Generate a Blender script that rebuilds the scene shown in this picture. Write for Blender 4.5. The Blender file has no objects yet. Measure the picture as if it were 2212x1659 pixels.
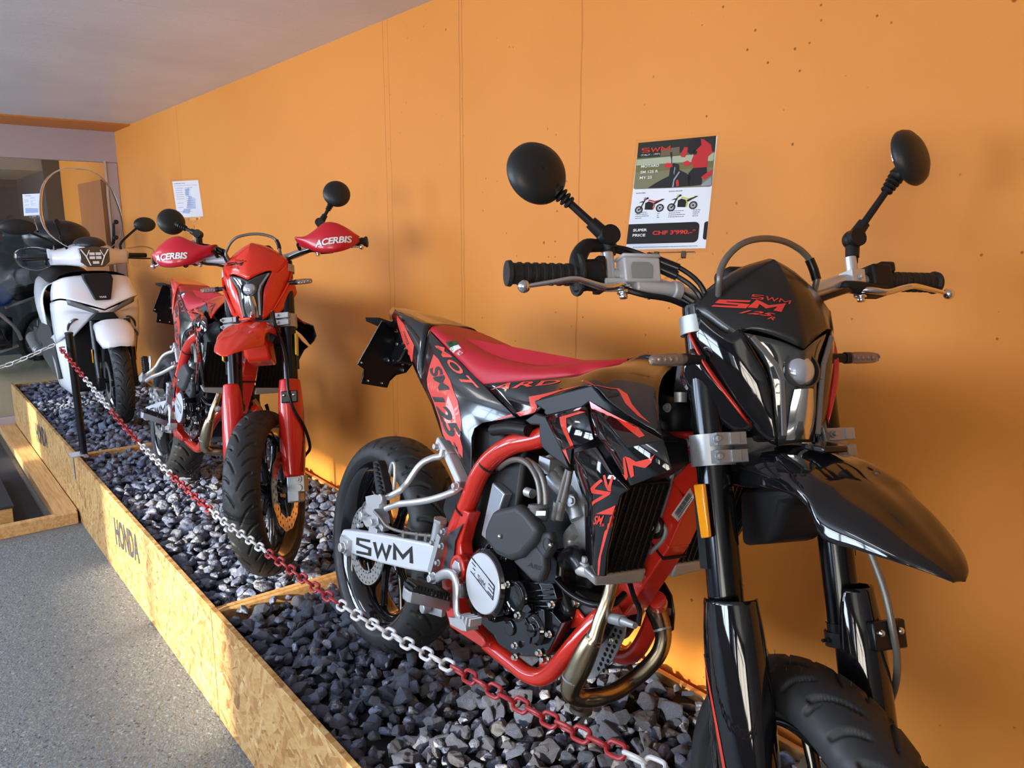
import bpy, bmesh, math, random
import numpy as np
from mathutils import Vector, Matrix, noise
from mathutils.bvhtree import BVHTree
sc = bpy.context.scene
COL = sc.collection
R = math.radians
# ------------------------------------------------------------------ camera
FOC = 1660.0
CAMZ = 1.615
def cam_axes(pitch, yaw, roll):
    p, y, r = np.radians([pitch, yaw, roll])
    fw = np.array([-np.cos(y)*np.cos(p), np.sin(y)*np.cos(p), -np.sin(p)])
    rt = np.array([np.sin(y), np.cos(y), 0.]); up = np.cross(rt, fw)
    return rt*np.cos(r)+up*np.sin(r), -rt*np.sin(r)+up*np.cos(r), fw
CR, CU, CF = cam_axes(11.28, 39.17, .134)
cd = bpy.data.cameras.new('camera'); cam = bpy.data.objects.new('camera', cd); COL.objects.link(cam)
cd.sensor_width = 36; cd.lens = FOC/2212*36; cd.clip_start = .02
cam.matrix_world = Matrix([[CR[0], CU[0], -CF[0], 0], [CR[1], CU[1], -CF[1], 0], [CR[2], CU[2], -CF[2], CAMZ], [0, 0, 0, 1]])
sc.camera = cam
sc.view_settings.view_transform = 'Standard'; sc.view_settings.look = 'None'
sc.view_settings.gamma = 1; sc.view_settings.use_curve_mapping = False
sc.view_settings.exposure = 0.10
# ------------------------------------------------------------------ light
wd = bpy.data.worlds.new('sky'); sc.world = wd; wd.use_nodes = True
wd.node_tree.nodes['Background'].inputs[0].default_value = (.55, .72, 1, 1)
wd.node_tree.nodes['Background'].inputs[1].default_value = 1.6
sd = bpy.data.lights.new('sun', 'SUN'); so = bpy.data.objects.new('sun', sd); COL.objects.link(so)
sd.energy = 12; sd.angle = R(1.8); sd.color = (1, .90, .70)
so.rotation_euler = Vector((-.20, 1, -.30)).to_track_quat('-Z', 'Y').to_euler()
def area(name, loc, d, sx, sy, e, c):
    l = bpy.data.lights.new(name, 'AREA'); l.shape = 'RECTANGLE'; l.size = sx; l.size_y = sy; l.energy = e; l.color = c
    o = bpy.data.objects.new(name, l); COL.objects.link(o); o.location = loc
    o.rotation_euler = Vector(d).to_track_quat('-Z', 'Z').to_euler(); return o
# lamps added before the wall, standing in for daylight of unseen shop windows
area('window_daylight', (-6.0, -3.42, 1.62), (.15, 1, .10), 2.2, 1.0, 165, (.62, .78, 1))
area('window_daylight', (-2.9, -3.42, 1.62), (0, 1, .10), 3.0, 1.0, 175, (.72, .84, 1))
area('window_daylight', (1.2, -3.42, 1.62), (-.1, 1, .05), 2.9, 1.0, 118, (1, .93, .80))
area('ceiling_lamp', (-4.2, -.9, 2.38), (0, 0, -1), 1.2, .3, 12, (1, .95, .9))
area('ceiling_lamp', (-1.2, -1.2, 2.38), (0, 0, -1), 1.2, .3, 12, (1, .95, .88))
area('window_daylight', (-9.8, -2.6, 1.5), (0.0, 1, -.05), 2.2, 1.6, 110, (.8, .9, 1))  # added fill to brighten the room behind the glass; no window there

# ------------------------------------------------------------------ helpers
V = Vector
def tag(o, label=None, cat=None, group=None, kind=None):
    for k, v in (('label', label), ('category', cat), ('group', group), ('kind', kind)):
        if v: o[k] = v
    return o
def empty(name, loc=(0, 0, 0), M=None):
    o = bpy.data.objects.new(name, None); COL.objects.link(o); o.empty_display_size = .1
    if M is not None: o.matrix_world = M
    else: o.location = loc
    return o
def frame_of(d, ref=(0, 0, 1)):
    d = V(d).normalized(); r = V(ref)
    if abs(d.dot(r)) > .95: r = V((1, 0, 0)) if abs(d.x) < .9 else V((0, 1, 0))
    x = r.cross(d).normalized(); y = d.cross(x).normalized()
    return x, y, d
def catmull(P, n):
    P = [V(p) for p in P]
    if len(P) < 3: return [P[0].lerp(P[-1], i/n) for i in range(n+1)]
    out = []
    for i in range(len(P)-1):
        a = P[i-1] if i else P[0]*2-P[1]; b = P[i]; c = P[i+1]; d = P[i+2] if i+2 < len(P) else P[-1]*2-P[-2]
        for k in range(n):
            t = k/n
            out.append(.5*((2*b)+(c-a)*t+(2*a-5*b+4*c-d)*t*t+(3*b-a-3*c+d)*t**3))
    out.append(P[-1]); return out
def cat1(P, n):
    return [v.x for v in catmull([V((p, 0, 0)) for p in P], n)]
class MB:
    def __init__(s, xf=None): s.v = []; s.f = []; s.xf = xf; s.mi = []; s.cm = 0
    def add(s, vs, fs):
        o = len(s.v); s.v += [V(v) for v in vs]; s.f += [tuple(i+o for i in f) for f in fs]; s.mi += [s.cm]*len(fs); return s
    def box(s, c, sz, M=None):
        c = V(c); h = V(sz)/2; vs = []
        for x in (-1, 1):
            for y in (-1, 1):
                for z in (-1, 1):
                    p = V((x*h.x, y*h.y, z*h.z))
                    if M is not None: p = M @ p
                    vs.append(c+p)
        return s.add(vs, [(0, 1, 3, 2), (4, 6, 7, 5), (0, 4, 5, 1), (2, 3, 7, 6), (0, 2, 6, 4), (1, 5, 7, 3)])
    def beam(s, a, b, w, h, ref=(0, 0, 1)):
        a = V(a); b = V(b); x, y, d = frame_of(b-a, ref); vs = []
        for p in (a, b):
            for i, j in ((-1, -1), (1, -1), (1, 1), (-1, 1)): vs.append(p+x*i*w/2+y*j*h/2)
        return s.add(vs, [(3, 2, 1, 0), (4, 5, 6, 7), (0, 1, 5, 4), (1, 2, 6, 5), (2, 3, 7, 6), (3, 0, 4, 7)])
    def tube(s, P, r, n=12, sm=0, flat=1., ref=(0, 0, 1), cap=True):
        P = [V(p) for p in P]; rr = list(r) if isinstance(r, (list, tuple)) else [r]*len(P)
        if sm: rr = cat1(rr, sm) if len(P) > 2 else [rr[0]+(rr[-1]-rr[0])*i/sm for i in range(sm+1)]; P = catmull(P, sm)
        vs = []; fs = []; X = None
        for i, p in enumerate(P):
            d = (P[min(i+1, len(P)-1)]-P[max(i-1, 0)])
            if d.length < 1e-9: d = V((0, 0, 1))
            d.normalize()
            if X is None: X, Y, _ = frame_of(d, ref)
            else:
                X = (X-d*X.dot(d)).normalized(); Y = d.cross(X)
            for k in range(n):
                a = 2*math.pi*k/n; vs.append(p+(X*math.cos(a)+Y*math.sin(a)*flat)*rr[i])
        for i in range(len(P)-1):
            for k in range(n):
                k2 = (k+1) % n; fs.append((i*n+k, i*n+k2, i*n+n+k2, i*n+n+k))
        if cap: fs += [tuple(range(n))[::-1], tuple((len(P)-1)*n+k for k in range(n))]
        return s.add(vs, fs)
    def cyl(s, a, b, r, r2=None, n=20):
        a = V(a); b = V(b); return s.tube([a, b], [r, r if r2 is None else r2], n)
    def lathe(s, o, ax, prof, n=32, a0=0, a1=2*math.pi):
        # prof: (offset along axis, radius)
        o = V(o); X, Y, Z = frame_of(ax); vs = []; fs = []; full = abs(a1-a0-2*math.pi) < 1e-6; m = n if full else n+1
        for z, r in prof:
            for k in range(m):
                a = a0+(a1-a0)*k/n; vs.append(o+Z*z+(X*math.cos(a)+Y*math.sin(a))*r)
        for i in range(len(prof)-1):
            for k in range(n):
                k2 = (k+1) % m; fs.append((i*m+k, i*m+k2, i*m+m+k2, i*m+m+k))
        return s.add(vs, fs)
    def disc(s, o, ax, r, t, n=32, bev=.15):
        b = min(t, r)*bev; return s.lathe(o, ax, [(0, 0.0001), (0, r-b), (b, r), (t-b, r), (t, r-b), (t, 0.0001)], n)
    def bolt(s, o, ax, r=.006, t=.005):
        s.disc(o, ax, r, t*.4, 12); o2 = V(o)+V(ax).normalized()*t*.4; return s.disc(o2, ax, r*.72, t, 6)
    def prism(s, poly, off):
        n = len(poly); P = [V(p) for p in poly]; off = V(off); vs = P+[p+off for p in P]
        fs = [tuple(range(n)), tuple(range(n, 2*n))[::-1]]
        for i in range(n):
            j = (i+1) % n; fs.append((i, i+n, j+n, j))
        return s.add(vs, fs)
    def flat(s, poly): return s.add(poly, [tuple(range(len(poly)))])
    def sphere(s, c, r, n=20, m=12, sc=(1, 1, 1), M=None):
        vs = []; fs = []; c = V(c)
        for i in range(m+1):
            t = math.pi*i/m
            for k in range(n):
                a = 2*math.pi*k/n; p = V((math.sin(t)*math.cos(a)*sc[0], math.sin(t)*math.sin(a)*sc[1], math.cos(t)*sc[2]))*r
                if M is not None: p = M @ p
                vs.append(c+p)
        for i in range(m):
            for k in range(n):
                k2 = (k+1) % n; fs.append((i*n+k, i*n+n+k, i*n+n+k2, i*n+k2))
        return s.add(vs, fs)
    def grid(s, rows, nu=4, nv=4, wrap=False):
        rows = [catmull(r, nu) for r in rows]; cols = list(zip(*rows)); cols = [catmull(c, nv) for c in cols]
        m = len(cols[0]); vs = [p for c in cols for p in c]; fs = []
        for i in range(len(cols)-1):
            for k in range(m-1): fs.append((i*m+k, i*m+k+1, i*m+m+k+1, i*m+m+k))
        return s.add(vs, fs)
    def mirror(s):
        n = len(s.v); s.v += [V((v.x, -v.y, v.z)) for v in s.v]; f = [tuple(i+n for i in reversed(q)) for q in s.f]; s.f += f; s.mi += s.mi[:len(f)]; return s
    def clusters(s):
        n = len(s.v); par = list(range(n))
        def fd(i):
            while par[i] != i: par[i] = par[par[i]]; i = par[i]
            return i
        for f in s.f:
            a = fd(f[0])
            for i in f[1:]: par[fd(i)] = a
        used = sorted({i for f in s.f for i in f}); isl = {}
        for i in used: isl.setdefault(fd(i), []).append(i)
        ks = list(isl); bb = []
        for k in ks:
            P = [s.v[i] for i in isl[k]]; bb.append(([min(p[c] for p in P)-.003 for c in range(3)], [max(p[c] for p in P)+.003 for c in range(3)]))
        g = list(range(len(ks)))
        def fg(i):
            while g[i] != i: g[i] = g[g[i]]; i = g[i]
            return i
        for i in range(len(ks)):
            for j in range(i):
                if all(bb[i][0][c] <= bb[j][1][c] and bb[j][0][c] <= bb[i][1][c] for c in range(3)): g[fg(i)] = fg(j)
        of = {k: fg(i) for i, k in enumerate(ks)}; out = {}
        for fi, f in enumerate(s.f): out.setdefault(of[fd(f[0])], []).append(fi)
        return list(out.values())
    def build(s, name, mat, parent=None, split=True, **k):
        if parent is not None and split and len(s.f) < 60000:
            cl = s.clusters()
            if 1 < len(cl) <= 40:
                first = None
                for c in cl:
                    b = MB(s.xf); ids = {}
                    for fi in c:
                        for i in s.f[fi]:
                            if i not in ids: ids[i] = len(b.v); b.v.append(s.v[i])
                        b.f.append(tuple(ids[i] for i in s.f[fi])); b.mi.append(s.mi[fi])
                    o = b.build1(name, mat, parent, **k); first = first or o
                return first
        return s.build1(name, mat, parent, **k)
    def build1(s, name, mat, parent=None, smooth=40, bev=0, solid=0, sub=0, loc=None, seg=2, off=-1):
        me = bpy.data.meshes.new(name); vs = [s.xf(v) for v in s.v] if s.xf else s.v
        me.from_pydata([tuple(v) for v in vs], [], s.f); me.validate()
        mats = mat if isinstance(mat, (list, tuple)) else [mat]
        for m in mats: me.materials.append(m)
        bm = bmesh.new(); bm.from_mesh(me); bmesh.ops.remove_doubles(bm, verts=bm.verts, dist=1e-5); bmesh.ops.recalc_face_normals(bm, faces=bm.faces); bm.to_mesh(me); bm.free()
        if smooth:
            me.polygons.foreach_set('use_smooth', [True]*len(me.polygons)); me.set_sharp_from_angle(angle=R(smooth))
        o = bpy.data.objects.new(name, me); COL.objects.link(o)
        if parent: o.parent = parent
        if loc: o.location = loc
        if solid:
            m = o.modifiers.new('solid', 'SOLIDIFY'); m.thickness = solid; m.offset = off
        if sub: m = o.modifiers.new('sub', 'SUBSURF'); m.levels = m.render_levels = sub
        if bev:
            m = o.modifiers.new('bev', 'BEVEL'); m.width = bev; m.segments = seg; m.limit_method = 'ANGLE'; m.angle_limit = R(35); m.harden_normals = False
        return o

# ------------------------------------------------------------------ materials
MT = {}
def mat(name, col=(.5, .5, .5), rough=.5, metal=0, spec=.5, coat=0, trans=0, ior=1.45, emit=None, alpha=1):
    if name in MT: return MT[name]
    m = bpy.data.materials.new(name); m.use_nodes = True; b = m.node_tree.nodes['Principled BSDF']
    b.inputs['Base Color'].default_value = (*col, 1); b.inputs['Roughness'].default_value = rough; b.inputs['Metallic'].default_value = metal
    b.inputs['Specular IOR Level'].default_value = spec; b.inputs['Coat Weight'].default_value = coat; b.inputs['Coat Roughness'].default_value = .04
    b.inputs['Transmission Weight'].default_value = trans; b.inputs['IOR'].default_value = ior; b.inputs['Alpha'].default_value = alpha
    if emit: b.inputs['Emission Color'].default_value = (*emit[:3], 1); b.inputs['Emission Strength'].default_value = emit[3]
    MT[name] = m; return m
class NT:
    def __init__(s, m): s.m = m; s.t = m.node_tree; s.b = s.t.nodes['Principled BSDF']; s.out = s.t.nodes['Material Output']
    def n(s, typ, **kw):
        nd = s.t.nodes.new('ShaderNode'+typ)
        for k, v in kw.items():
            if k.startswith('i_'):
                key = k[2:].replace('_', ' '); key = int(key) if key.isdigit() else key
                nd.inputs[key].default_value = v
            else: setattr(nd, k, v)
        return nd
    def l(s, a, b): s.t.links.new(a, b)
    def coord(s, which='Object', scale=(1, 1, 1), rot=(0, 0, 0), src=None):
        mp = s.n('Mapping'); mp.inputs['Scale'].default_value = scale; mp.inputs['Rotation'].default_value = rot
        if src is None: src = s.n('TexCoord').outputs[which]
        s.l(src, mp.inputs[0]); return mp.outputs[0]
    def noise(s, vec, sc=5, det=4, rough=.5):
        x = s.n('TexNoise'); x.inputs['Scale'].default_value = sc; x.inputs['Detail'].default_value = det; x.inputs['Roughness'].default_value = rough; s.l(vec, x.inputs['Vector']); return x
    def vor(s, vec, sc=5, feat='F1', rnd=1):
        x = s.n('TexVoronoi'); x.feature = feat; x.inputs['Scale'].default_value = sc; x.inputs['Randomness'].default_value = rnd; s.l(vec, x.inputs['Vector']); return x
    def ramp(s, fac, stops, interp='LINEAR'):
        r = s.n('ValToRGB'); r.color_ramp.interpolation = interp; e = r.color_ramp.elements
        while len(e) < len(stops): e.new(.5)
        for x, (p, c) in zip(e, stops): x.position = p; x.color = (*c, 1) if len(c) == 3 else c
        s.l(fac, r.inputs[0]); return r.outputs[0]
    def mix(s, f, a, b, mode='MIX'):
        x = s.n('Mix', data_type='RGBA', blend_type=mode)
        for v, i in ((f, 0), (a, 6), (b, 7)):
            if isinstance(v, (int, float)): x.inputs[i].default_value = v
            elif isinstance(v, tuple): x.inputs[i].default_value = (*v, 1)
            else: s.l(v, x.inputs[i])
        return x.outputs[2]
    def math(s, op, a, b=None):
        x = s.n('Math', operation=op)
        for v, i in ((a, 0), (b, 1)):
            if v is None: continue
            if isinstance(v, (int, float)): x.inputs[i].default_value = v
            else: s.l(v, x.inputs[i])
        return x.outputs[0]
    def bump(s, h, st=.3, dist=.01):
        x = s.n('Bump'); x.inputs['Strength'].default_value = st; x.inputs['Distance'].default_value = dist; s.l(h, x.inputs['Height']); s.l(x.outputs[0], s.b.inputs['Normal']); return x
G = (.5, .5, .5); W1 = (1, 1, 1); K0 = (0, 0, 0)
def lin(r, g, b):
    f = lambda c: (c/255/12.92) if c/255 <= .04045 else ((c/255+.055)/1.055)**2.4
    return (f(r), f(g), f(b))
gloss_black = mat('gloss_black', (.006, .006, .008), .06, coat=.5)
decal_black = mat('decal_black', (.010, .010, .011), .22, coat=.4)
matte_black = mat('matte_black', (.010, .010, .012), .48, spec=.4)
sat_black = mat('satin_black', (.007, .007, .009), .25, spec=.45)
dark_cavity = mat('dark_cavity', (.008, .008, .009), .7)
grey_plastic = mat('grey_plastic', (.035, .037, .042), .5)
red_paint = mat('red_paint', (.62, .028, .015), .2, coat=.7)
red_decal = mat('red_decal', (.72, .05, .03), .28, coat=.5)
red_plastic = mat('red_plastic', (.75, .035, .012), .22, coat=.5)
guard_red = mat('guard_red', (.62, .02, .016), .22, coat=.5)
silver = mat('silver', (.62, .64, .67), .30, metal=.6)
silver_paint = mat('silver_paint', (.62, .65, .72), .38, metal=.15)
alu = mat('cast_aluminium', (.40, .42, .45), .40, metal=.55)
chrome = mat('chrome', (.8, .8, .82), .12, metal=1)
steel = mat('brushed_steel', (.44, .37, .26), .24, metal=1)
rotor = mat('rotor_steel', (.62, .62, .62), .3, metal=.9)
bolt_m = mat('bolt_zinc', (.75, .76, .72), .22, metal=1)
white_ink = mat('white_ink', (.85, .85, .86), .5)
black_ink = mat('black_ink', (.012, .012, .012), .4)
amber = mat('amber_reflector', (.85, .30, .01), .15, coat=.6)
yel = mat('yellow_reflector', (.8, .62, .1), .2)
hose = mat('braided_hose', (.20, .19, .18), .35, metal=.5)
clear = mat('clear_plastic', (.95, .97, 1), .05, trans=1, ior=1.2)
glass = mat('pane_glass', (.97, .99, 1), .0, trans=1, ior=1.45)
lens = mat('lens_glass', (.9, .95, 1), .02, trans=.9, ior=1.5)
tint = mat('tinted_screen', (.92, .94, .95), .02, trans=1, ior=1.12)
dark_lens = mat('dark_lens', (.035, .037, .04), .04, coat=1)
trim_grey = mat('trim_grey', (.17, .17, .18), .35)
paper = mat('paper', (.80, .84, .92), .5)
brass = mat('brass_fitting', (.45, .36, .16), .3, metal=1)
purple_grey = mat('frame_aluminium', lin(178, 165, 168), .45)
def m_rubber():
    m = mat('tyre_rubber', (.020, .021, .023), .55); t = NT(m); v = t.coord(scale=(1, 1, 1)); n = t.noise(v, 60, 3); t.bump(n.outputs[0], .12, .002)
    r = t.ramp(n.outputs[0], [(.3, (.45,)*3), (.7, (.65,)*3)]); t.l(r, t.b.inputs['Roughness']); return m
rubber = m_rubber()
def m_seat():
    m = mat('seat_vinyl', (.50, .012, .030), .5); t = NT(m); c = t.n('TexCoord').outputs['Object']
    v = t.vor(t.coord(scale=(1, 1, 1), src=c), 420); t.bump(v.outputs[0], .35, .0006); return m
seat_red = m_seat()
def m_grip():
    m = mat('grip_rubber', (.016, .016, .016), .6); t = NT(m); v = t.vor(t.coord(), 330); t.bump(v.outputs[0], .5, .001); return m
grip_m = m_grip()
def m_wall():
    m = mat('orange_wall', lin(222, 141, 60), .55, spec=.3); t = NT(m); c = t.n('TexCoord').outputs['Object']; co = t.coord(src=c)
    big = t.noise(co, 1.1, 3); base = t.ramp(big.outputs[0], [(.3, lin(218, 136, 54)), (.7, lin(226, 144, 62))])
    sx = t.n('SeparateXYZ'); t.l(co, sx.inputs[0]); X = sx.outputs[0]; Z = sx.outputs[2]
    wob = t.noise(t.coord(scale=(0, 1, 3), src=c), 3, 4); Xw = t.math('ADD', X, t.math('MULTIPLY', t.math('SUBTRACT', wob.outputs[0], .5), .012))
    tot = None
    for x0, w, zr in ((-5.56, .006, None), (-2.838, .003, None), (-2.80, .0025, None), (-2.319, .004, None), (-2.303, .004, None), (-1.71, .0035, None), (.7, .004, None)):
        d = t.math('ABSOLUTE', t.math('SUBTRACT', Xw, x0)); g = t.math('SUBTRACT', 1, t.math('MINIMUM', t.math('DIVIDE', d, w), 1))
        tot = g if tot is None else t.math('MAXIMUM', tot, g)
    pn = t.noise(t.coord(scale=(1, 1, 1.0), src=c), 26, 0); pk = t.vor(co, 9, rnd=1); pkr = t.ramp(pk.outputs['Distance'], [(.022, W1), (.05, K0)])
    # only the right part of the wall is pocked with small holes
    rgt = t.n('MapRange'); t.l(X, rgt.inputs[0]); rgt.inputs[1].default_value = -3.4; rgt.inputs[2].default_value = -2.0
    sel = t.math('GREATER_THAN', pk.outputs['Color'], .15)
    hole = t.math('MULTIPLY', t.math('MULTIPLY', pkr, rgt.outputs[0]), sel)
    pk2 = t.vor(co, 24); pk2r = t.ramp(pk2.outputs['Distance'], [(.04, W1), (.085, K0)]); sel2 = t.math('GREATER_THAN', pk2.outputs['Color'], .55)
    clus = t.noise(co, 1.7, 2); cl = t.ramp(clus.outputs[0], [(.42, K0), (.55, W1)])
    hole = t.math('MAXIMUM', hole, t.math('MULTIPLY', t.math('MULTIPLY', t.math('MULTIPLY', pk2r, sel2), cl), rgt.outputs[0]))
    col = t.mix(t.math('MULTIPLY', hole, .75), base, lin(96, 48, 14)); col = t.mix(t.math('MULTIPLY', tot, .45), col, lin(150, 76, 22))
    t.l(col, t.b.inputs['Base Color'])
    f = t.noise(co, 130, 3); f2 = t.noise(co, 14, 4)
    h = t.math('SUBTRACT', t.math('ADD', t.math('MULTIPLY', f.outputs[0], .10), t.math('MULTIPLY', f2.outputs[0], .35)), t.math('ADD', t.math('MULTIPLY', tot, .6), t.math('MULTIPLY', hole, 1.2)))
    t.bump(h, .5, .004); return m
wall_m = m_wall()
def m_ceil():
    m = mat('painted_ceiling', lin(168, 158, 156), .38, spec=.5); t = NT(m); c = t.n('TexCoord').outputs['Object']; co = t.coord(src=c)
    a = t.noise(co, 1.5, 4); base = t.ramp(a.outputs[0], [(.3, lin(206, 210, 216)), (.7, lin(222, 226, 232))])
    sx = t.n('SeparateXYZ'); t.l(co, sx.inputs[0]); X = sx.outputs[0]
    brk = t.noise(t.coord(scale=(3, 1.6, 1), src=c), 2.2, 3); bm = t.ramp(brk.outputs[0], [(.52, K0), (.57, W1)]); tot = None
    for x0 in (-6.2, -5.1, -4.4, -3.75, -3.2, -2.6):
        d = t.math('ABSOLUTE', t.math('SUBTRACT', X, x0)); g = t.math('SUBTRACT', 1, t.math('MINIMUM', t.math('DIVIDE', d, .010), 1)); tot = g if tot is None else t.math('MAXIMUM', tot, g)
    fl = t.math('MULTIPLY', tot, bm); sp = t.vor(co, 7); spr = t.ramp(sp.outputs['Distance'], [(.02, W1), (.045, K0)]); se = t.math('GREATER_THAN', sp.outputs['Color'], .55)
    fl = t.math('MAXIMUM', fl, t.math('MULTIPLY', spr, se)); col = t.mix(fl, base, lin(225, 215, 205)); t.l(col, t.b.inputs['Base Color'])
    f = t.noise(co, 60, 4); g2 = t.noise(t.coord(scale=(6, 1, 1), src=c), 3, 3); t.bump(t.math('ADD', t.math('ADD', t.math('MULTIPLY', f.outputs[0], .15), g2.outputs[0]), t.math('MULTIPLY', tot, .4)), .35, .01); return m
ceil_m = m_ceil()
def m_floor():
    m = mat('speckled_floor', lin(140, 143, 146), .42); t = NT(m); co = t.coord()
    v = t.vor(co, 130); c = t.ramp(v.outputs['Color'], [(0, lin(70, 78, 88)), (.12, lin(108, 116, 122)), (.5, lin(122, 129, 132)), (.85, lin(146, 154, 154)), (.97, lin(192, 198, 196))], 'CONSTANT')
    v2 = t.vor(co, 62); d = t.math('MULTIPLY', t.math('LESS_THAN', v2.outputs['Distance'], .26), t.math('GREATER_THAN', v2.outputs['Color'], .8))
    c = t.mix(t.math('MULTIPLY', d, .7), c, lin(60, 64, 72)); t.l(c, t.b.inputs['Base Color'])
    n = t.noise(co, 110, 3); n2 = t.noise(co, 45, 2); t.bump(t.math('ADD', n.outputs[0], n2.outputs[0]), .85, .006); return m
floor_m = m_floor()
def m_osb(name='osb_board', ax=0):
    m = mat(name, lin(205, 170, 105), .5); t = NT(m); c = t.n('TexCoord').outputs['Object']
    # strands: three stretched voronoi layers turned against one another
    cs = []; hs = []
    for i, (rot, sc) in enumerate(((.5, 46), (-.35, 54), (1.1, 40))):
        mp = t.coord(scale=(1, 1, 1), rot=(0, rot, 0), src=c); st = t.coord(scale=(.22, .3, 1.35), src=mp); w = t.noise(st, 6, 2)
        dv = t.mix(.10, st, w.outputs['Color']); v = t.vor(dv, sc); cs.append(t.ramp(v.outputs['Color'], [(0, lin(104, 64, 34)), (.2, lin(154, 104, 56)), (.45, lin(186, 142, 86)), (.75, lin(196, 160, 106)), (1, lin(218, 192, 142))])); hs.append(v.outputs['Distance'])
    s1 = t.vor(t.coord(src=c), 26).outputs['Color']; a = t.ramp(s1, [(.45, K0), (.5, W1)]); s2 = t.noise(t.coord(src=c), 22, 3).outputs[0]; b = t.ramp(s2, [(.5, K0), (.53, W1)])
    col = t.mix(a, cs[0], cs[1]); col = t.mix(b, col, cs[2]); fib = t.noise(t.coord(scale=(3, 3, 26), rot=(0, .4, 0), src=c), 14, 3); col = t.mix(.22, col, t.ramp(fib.outputs[0], [(.35, lin(140, 96, 44)), (.65, lin(222, 186, 124))]))
    t.l(col, t.b.inputs['Base Color']); t.bump(t.math('ADD', hs[0], hs[1]), .35, .003); return m
osb = m_osb()
def m_wood(name, a, b):
    m = mat(name, a, .45); t = NT(m); c = t.coord(scale=(2, 30, 30)); n = t.noise(c, 2.5, 5); t.l(t.ramp(n.outputs[0], [(.3, a), (.7, b)]), t.b.inputs['Base Color']); return m
wood = m_wood('pine_wood', lin(188, 138, 84), lin(222, 180, 124))
def m_stone():
    m = mat('crushed_stone', lin(74, 78, 92), .5); t = NT(m); c = t.n('TexCoord').outputs['Object']; g = t.n('NewGeometry'); oi = t.n('ObjectInfo')
    rnd = t.math('FRACT', t.math('ADD', g.outputs['Random Per Island'], oi.outputs['Random']))
    base = t.ramp(rnd, [(0, lin(68, 78, 108)), (.3, lin(88, 100, 132)), (.55, lin(104, 114, 144)), (.72, lin(90, 90, 108)), (.86, lin(130, 134, 150)), (.95, lin(104, 90, 90)), (1, lin(180, 182, 190))])
    n = t.noise(t.coord(src=c), 35, 5, .6); col = t.mix(.55, base, t.ramp(n.outputs[0], [(.3, lin(58, 64, 82)), (.55, lin(98, 106, 126)), (.8, lin(184, 186, 192))]))
    vn = t.noise(t.coord(src=c), 9, 4, .6); vein = t.math('ABSOLUTE', t.math('SUBTRACT', vn.outputs[0], .5)); vr = t.ramp(vein, [(.004, W1), (.014, K0)])
    col = t.mix(t.math('MULTIPLY', vr, .5), col, lin(190, 188, 184)); t.l(col, t.b.inputs['Base Color'])
    n2 = t.noise(t.coord(src=c), 90, 5, .65); n3 = t.vor(t.coord(src=c), 70); t.bump(t.math('ADD', t.math('MULTIPLY', n3.outputs[0], .5), t.math('ADD', n2.outputs[0], n.outputs[0])), .8, .007); return m
stone_m = m_stone()
mat_dark = mat('door_mat_fibre', (.022, .026, .036), .9)
carbon = mat('dark_rubber_top', (.018, .02, .026), .6)
soil = mat('dark_bed', (.02, .02, .024), .9)
# ------------------------------------------------------------------ room
WY = 1.65; CZ = 2.423; FX = -7.306
def struct(name, mb, m, parent=None, **k): o = mb.build(name, m, parent, smooth=0, **k); (tag(o, kind='structure') if not parent else 0); return o
b = MB(); b.box((-3.0, WY+.1, 1.21), (15.0, .2, 2.9)); struct('wall_right', b, wall_m)
b = MB(); b.box((-2.1, -.9, -.05), (10.4, 5.2, .1)); struct('floor', b, floor_m)
b = MB(); b.box((-1.83, -.9, CZ+.05), (9.84, 5.2, .1)); struct('ceiling', b, ceil_m)
b = MB(); b.box((-7.03, -.9, CZ+.04), (.552, 5.2, .1)); struct('trim_1', b, mat('orange_soffit', lin(205, 128, 52), .6))
# window wall on the street side (behind the camera's left shoulder)
b = MB(); wx = [(-5.55, -5.15), (-3.15, -1.45), (-.60, -.05)]  # openings in this unseen wall are placed only to shape the sun patches
b.box((-2.1, -3.55, .61), (10.6, .12, 1.22)); b.box((-2.1, -3.55, 2.25), (10.6, .12, .50))
xs = [-7.4]+[v for p in wx for v in p]+[3.2]
for i in range(0, len(xs), 2): b.box(((xs[i]+xs[i+1])/2, -3.55, 1.6), (xs[i+1]-xs[i], .12, 1.1))
struct('wall_left', b, mat('plaster_white', (.24, .235, .23), .8))  # unseen walls darkened so glossy black parts reflect less light
for i, (a, c) in enumerate([(-7.1, -4.9), (-4.4, -1.4), (-.25, 2.65)]):
    b = MB(); n = 3 if i else 2
    for k in range(n+1): b.box((a+(c-a)*k/n, -3.36, 1.625), (.06, .05, 1.04))
    for z in (1.10, 1.80, 2.14): b.box(((a+c)/2, -3.36, z), (c-a, .05, .05))
    struct('window_%d' % (i+1), b, mat('dark_frame', (.05, .05, .055), .4))
b = MB(); b.box((3.2, -.9, 1.21), (.12, 5.4, 2.6)); struct('wall_front', b, mat('plaster_white'))
# glazed partition at the far end
b = MB(); T = .07
b.box((FX, -.9+.05, 2.29), (T, 5.1, .25)); b.box((FX, WY-.045, 1.095), (T, .09, 2.139)); b.box((FX, -.9, .06), (T, 5.1, .13))
b.box((FX+.01, -.9, .02), (T+.06, 5.1, .04)); b.box((FX, -1.3, 1.095), (T, .08, 2.139))
struct('door_1', b, purple_grey, bev=.006)
b = MB(); b.box((FX+.038, WY-.096, 1.15), (.012, .014, 2.05)); struct('trim_2', b, silver)
b = MB(); b.box((FX, .15, 1.145), (.008, 2.82, 2.04)); struct('window_4', b, glass)
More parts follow.
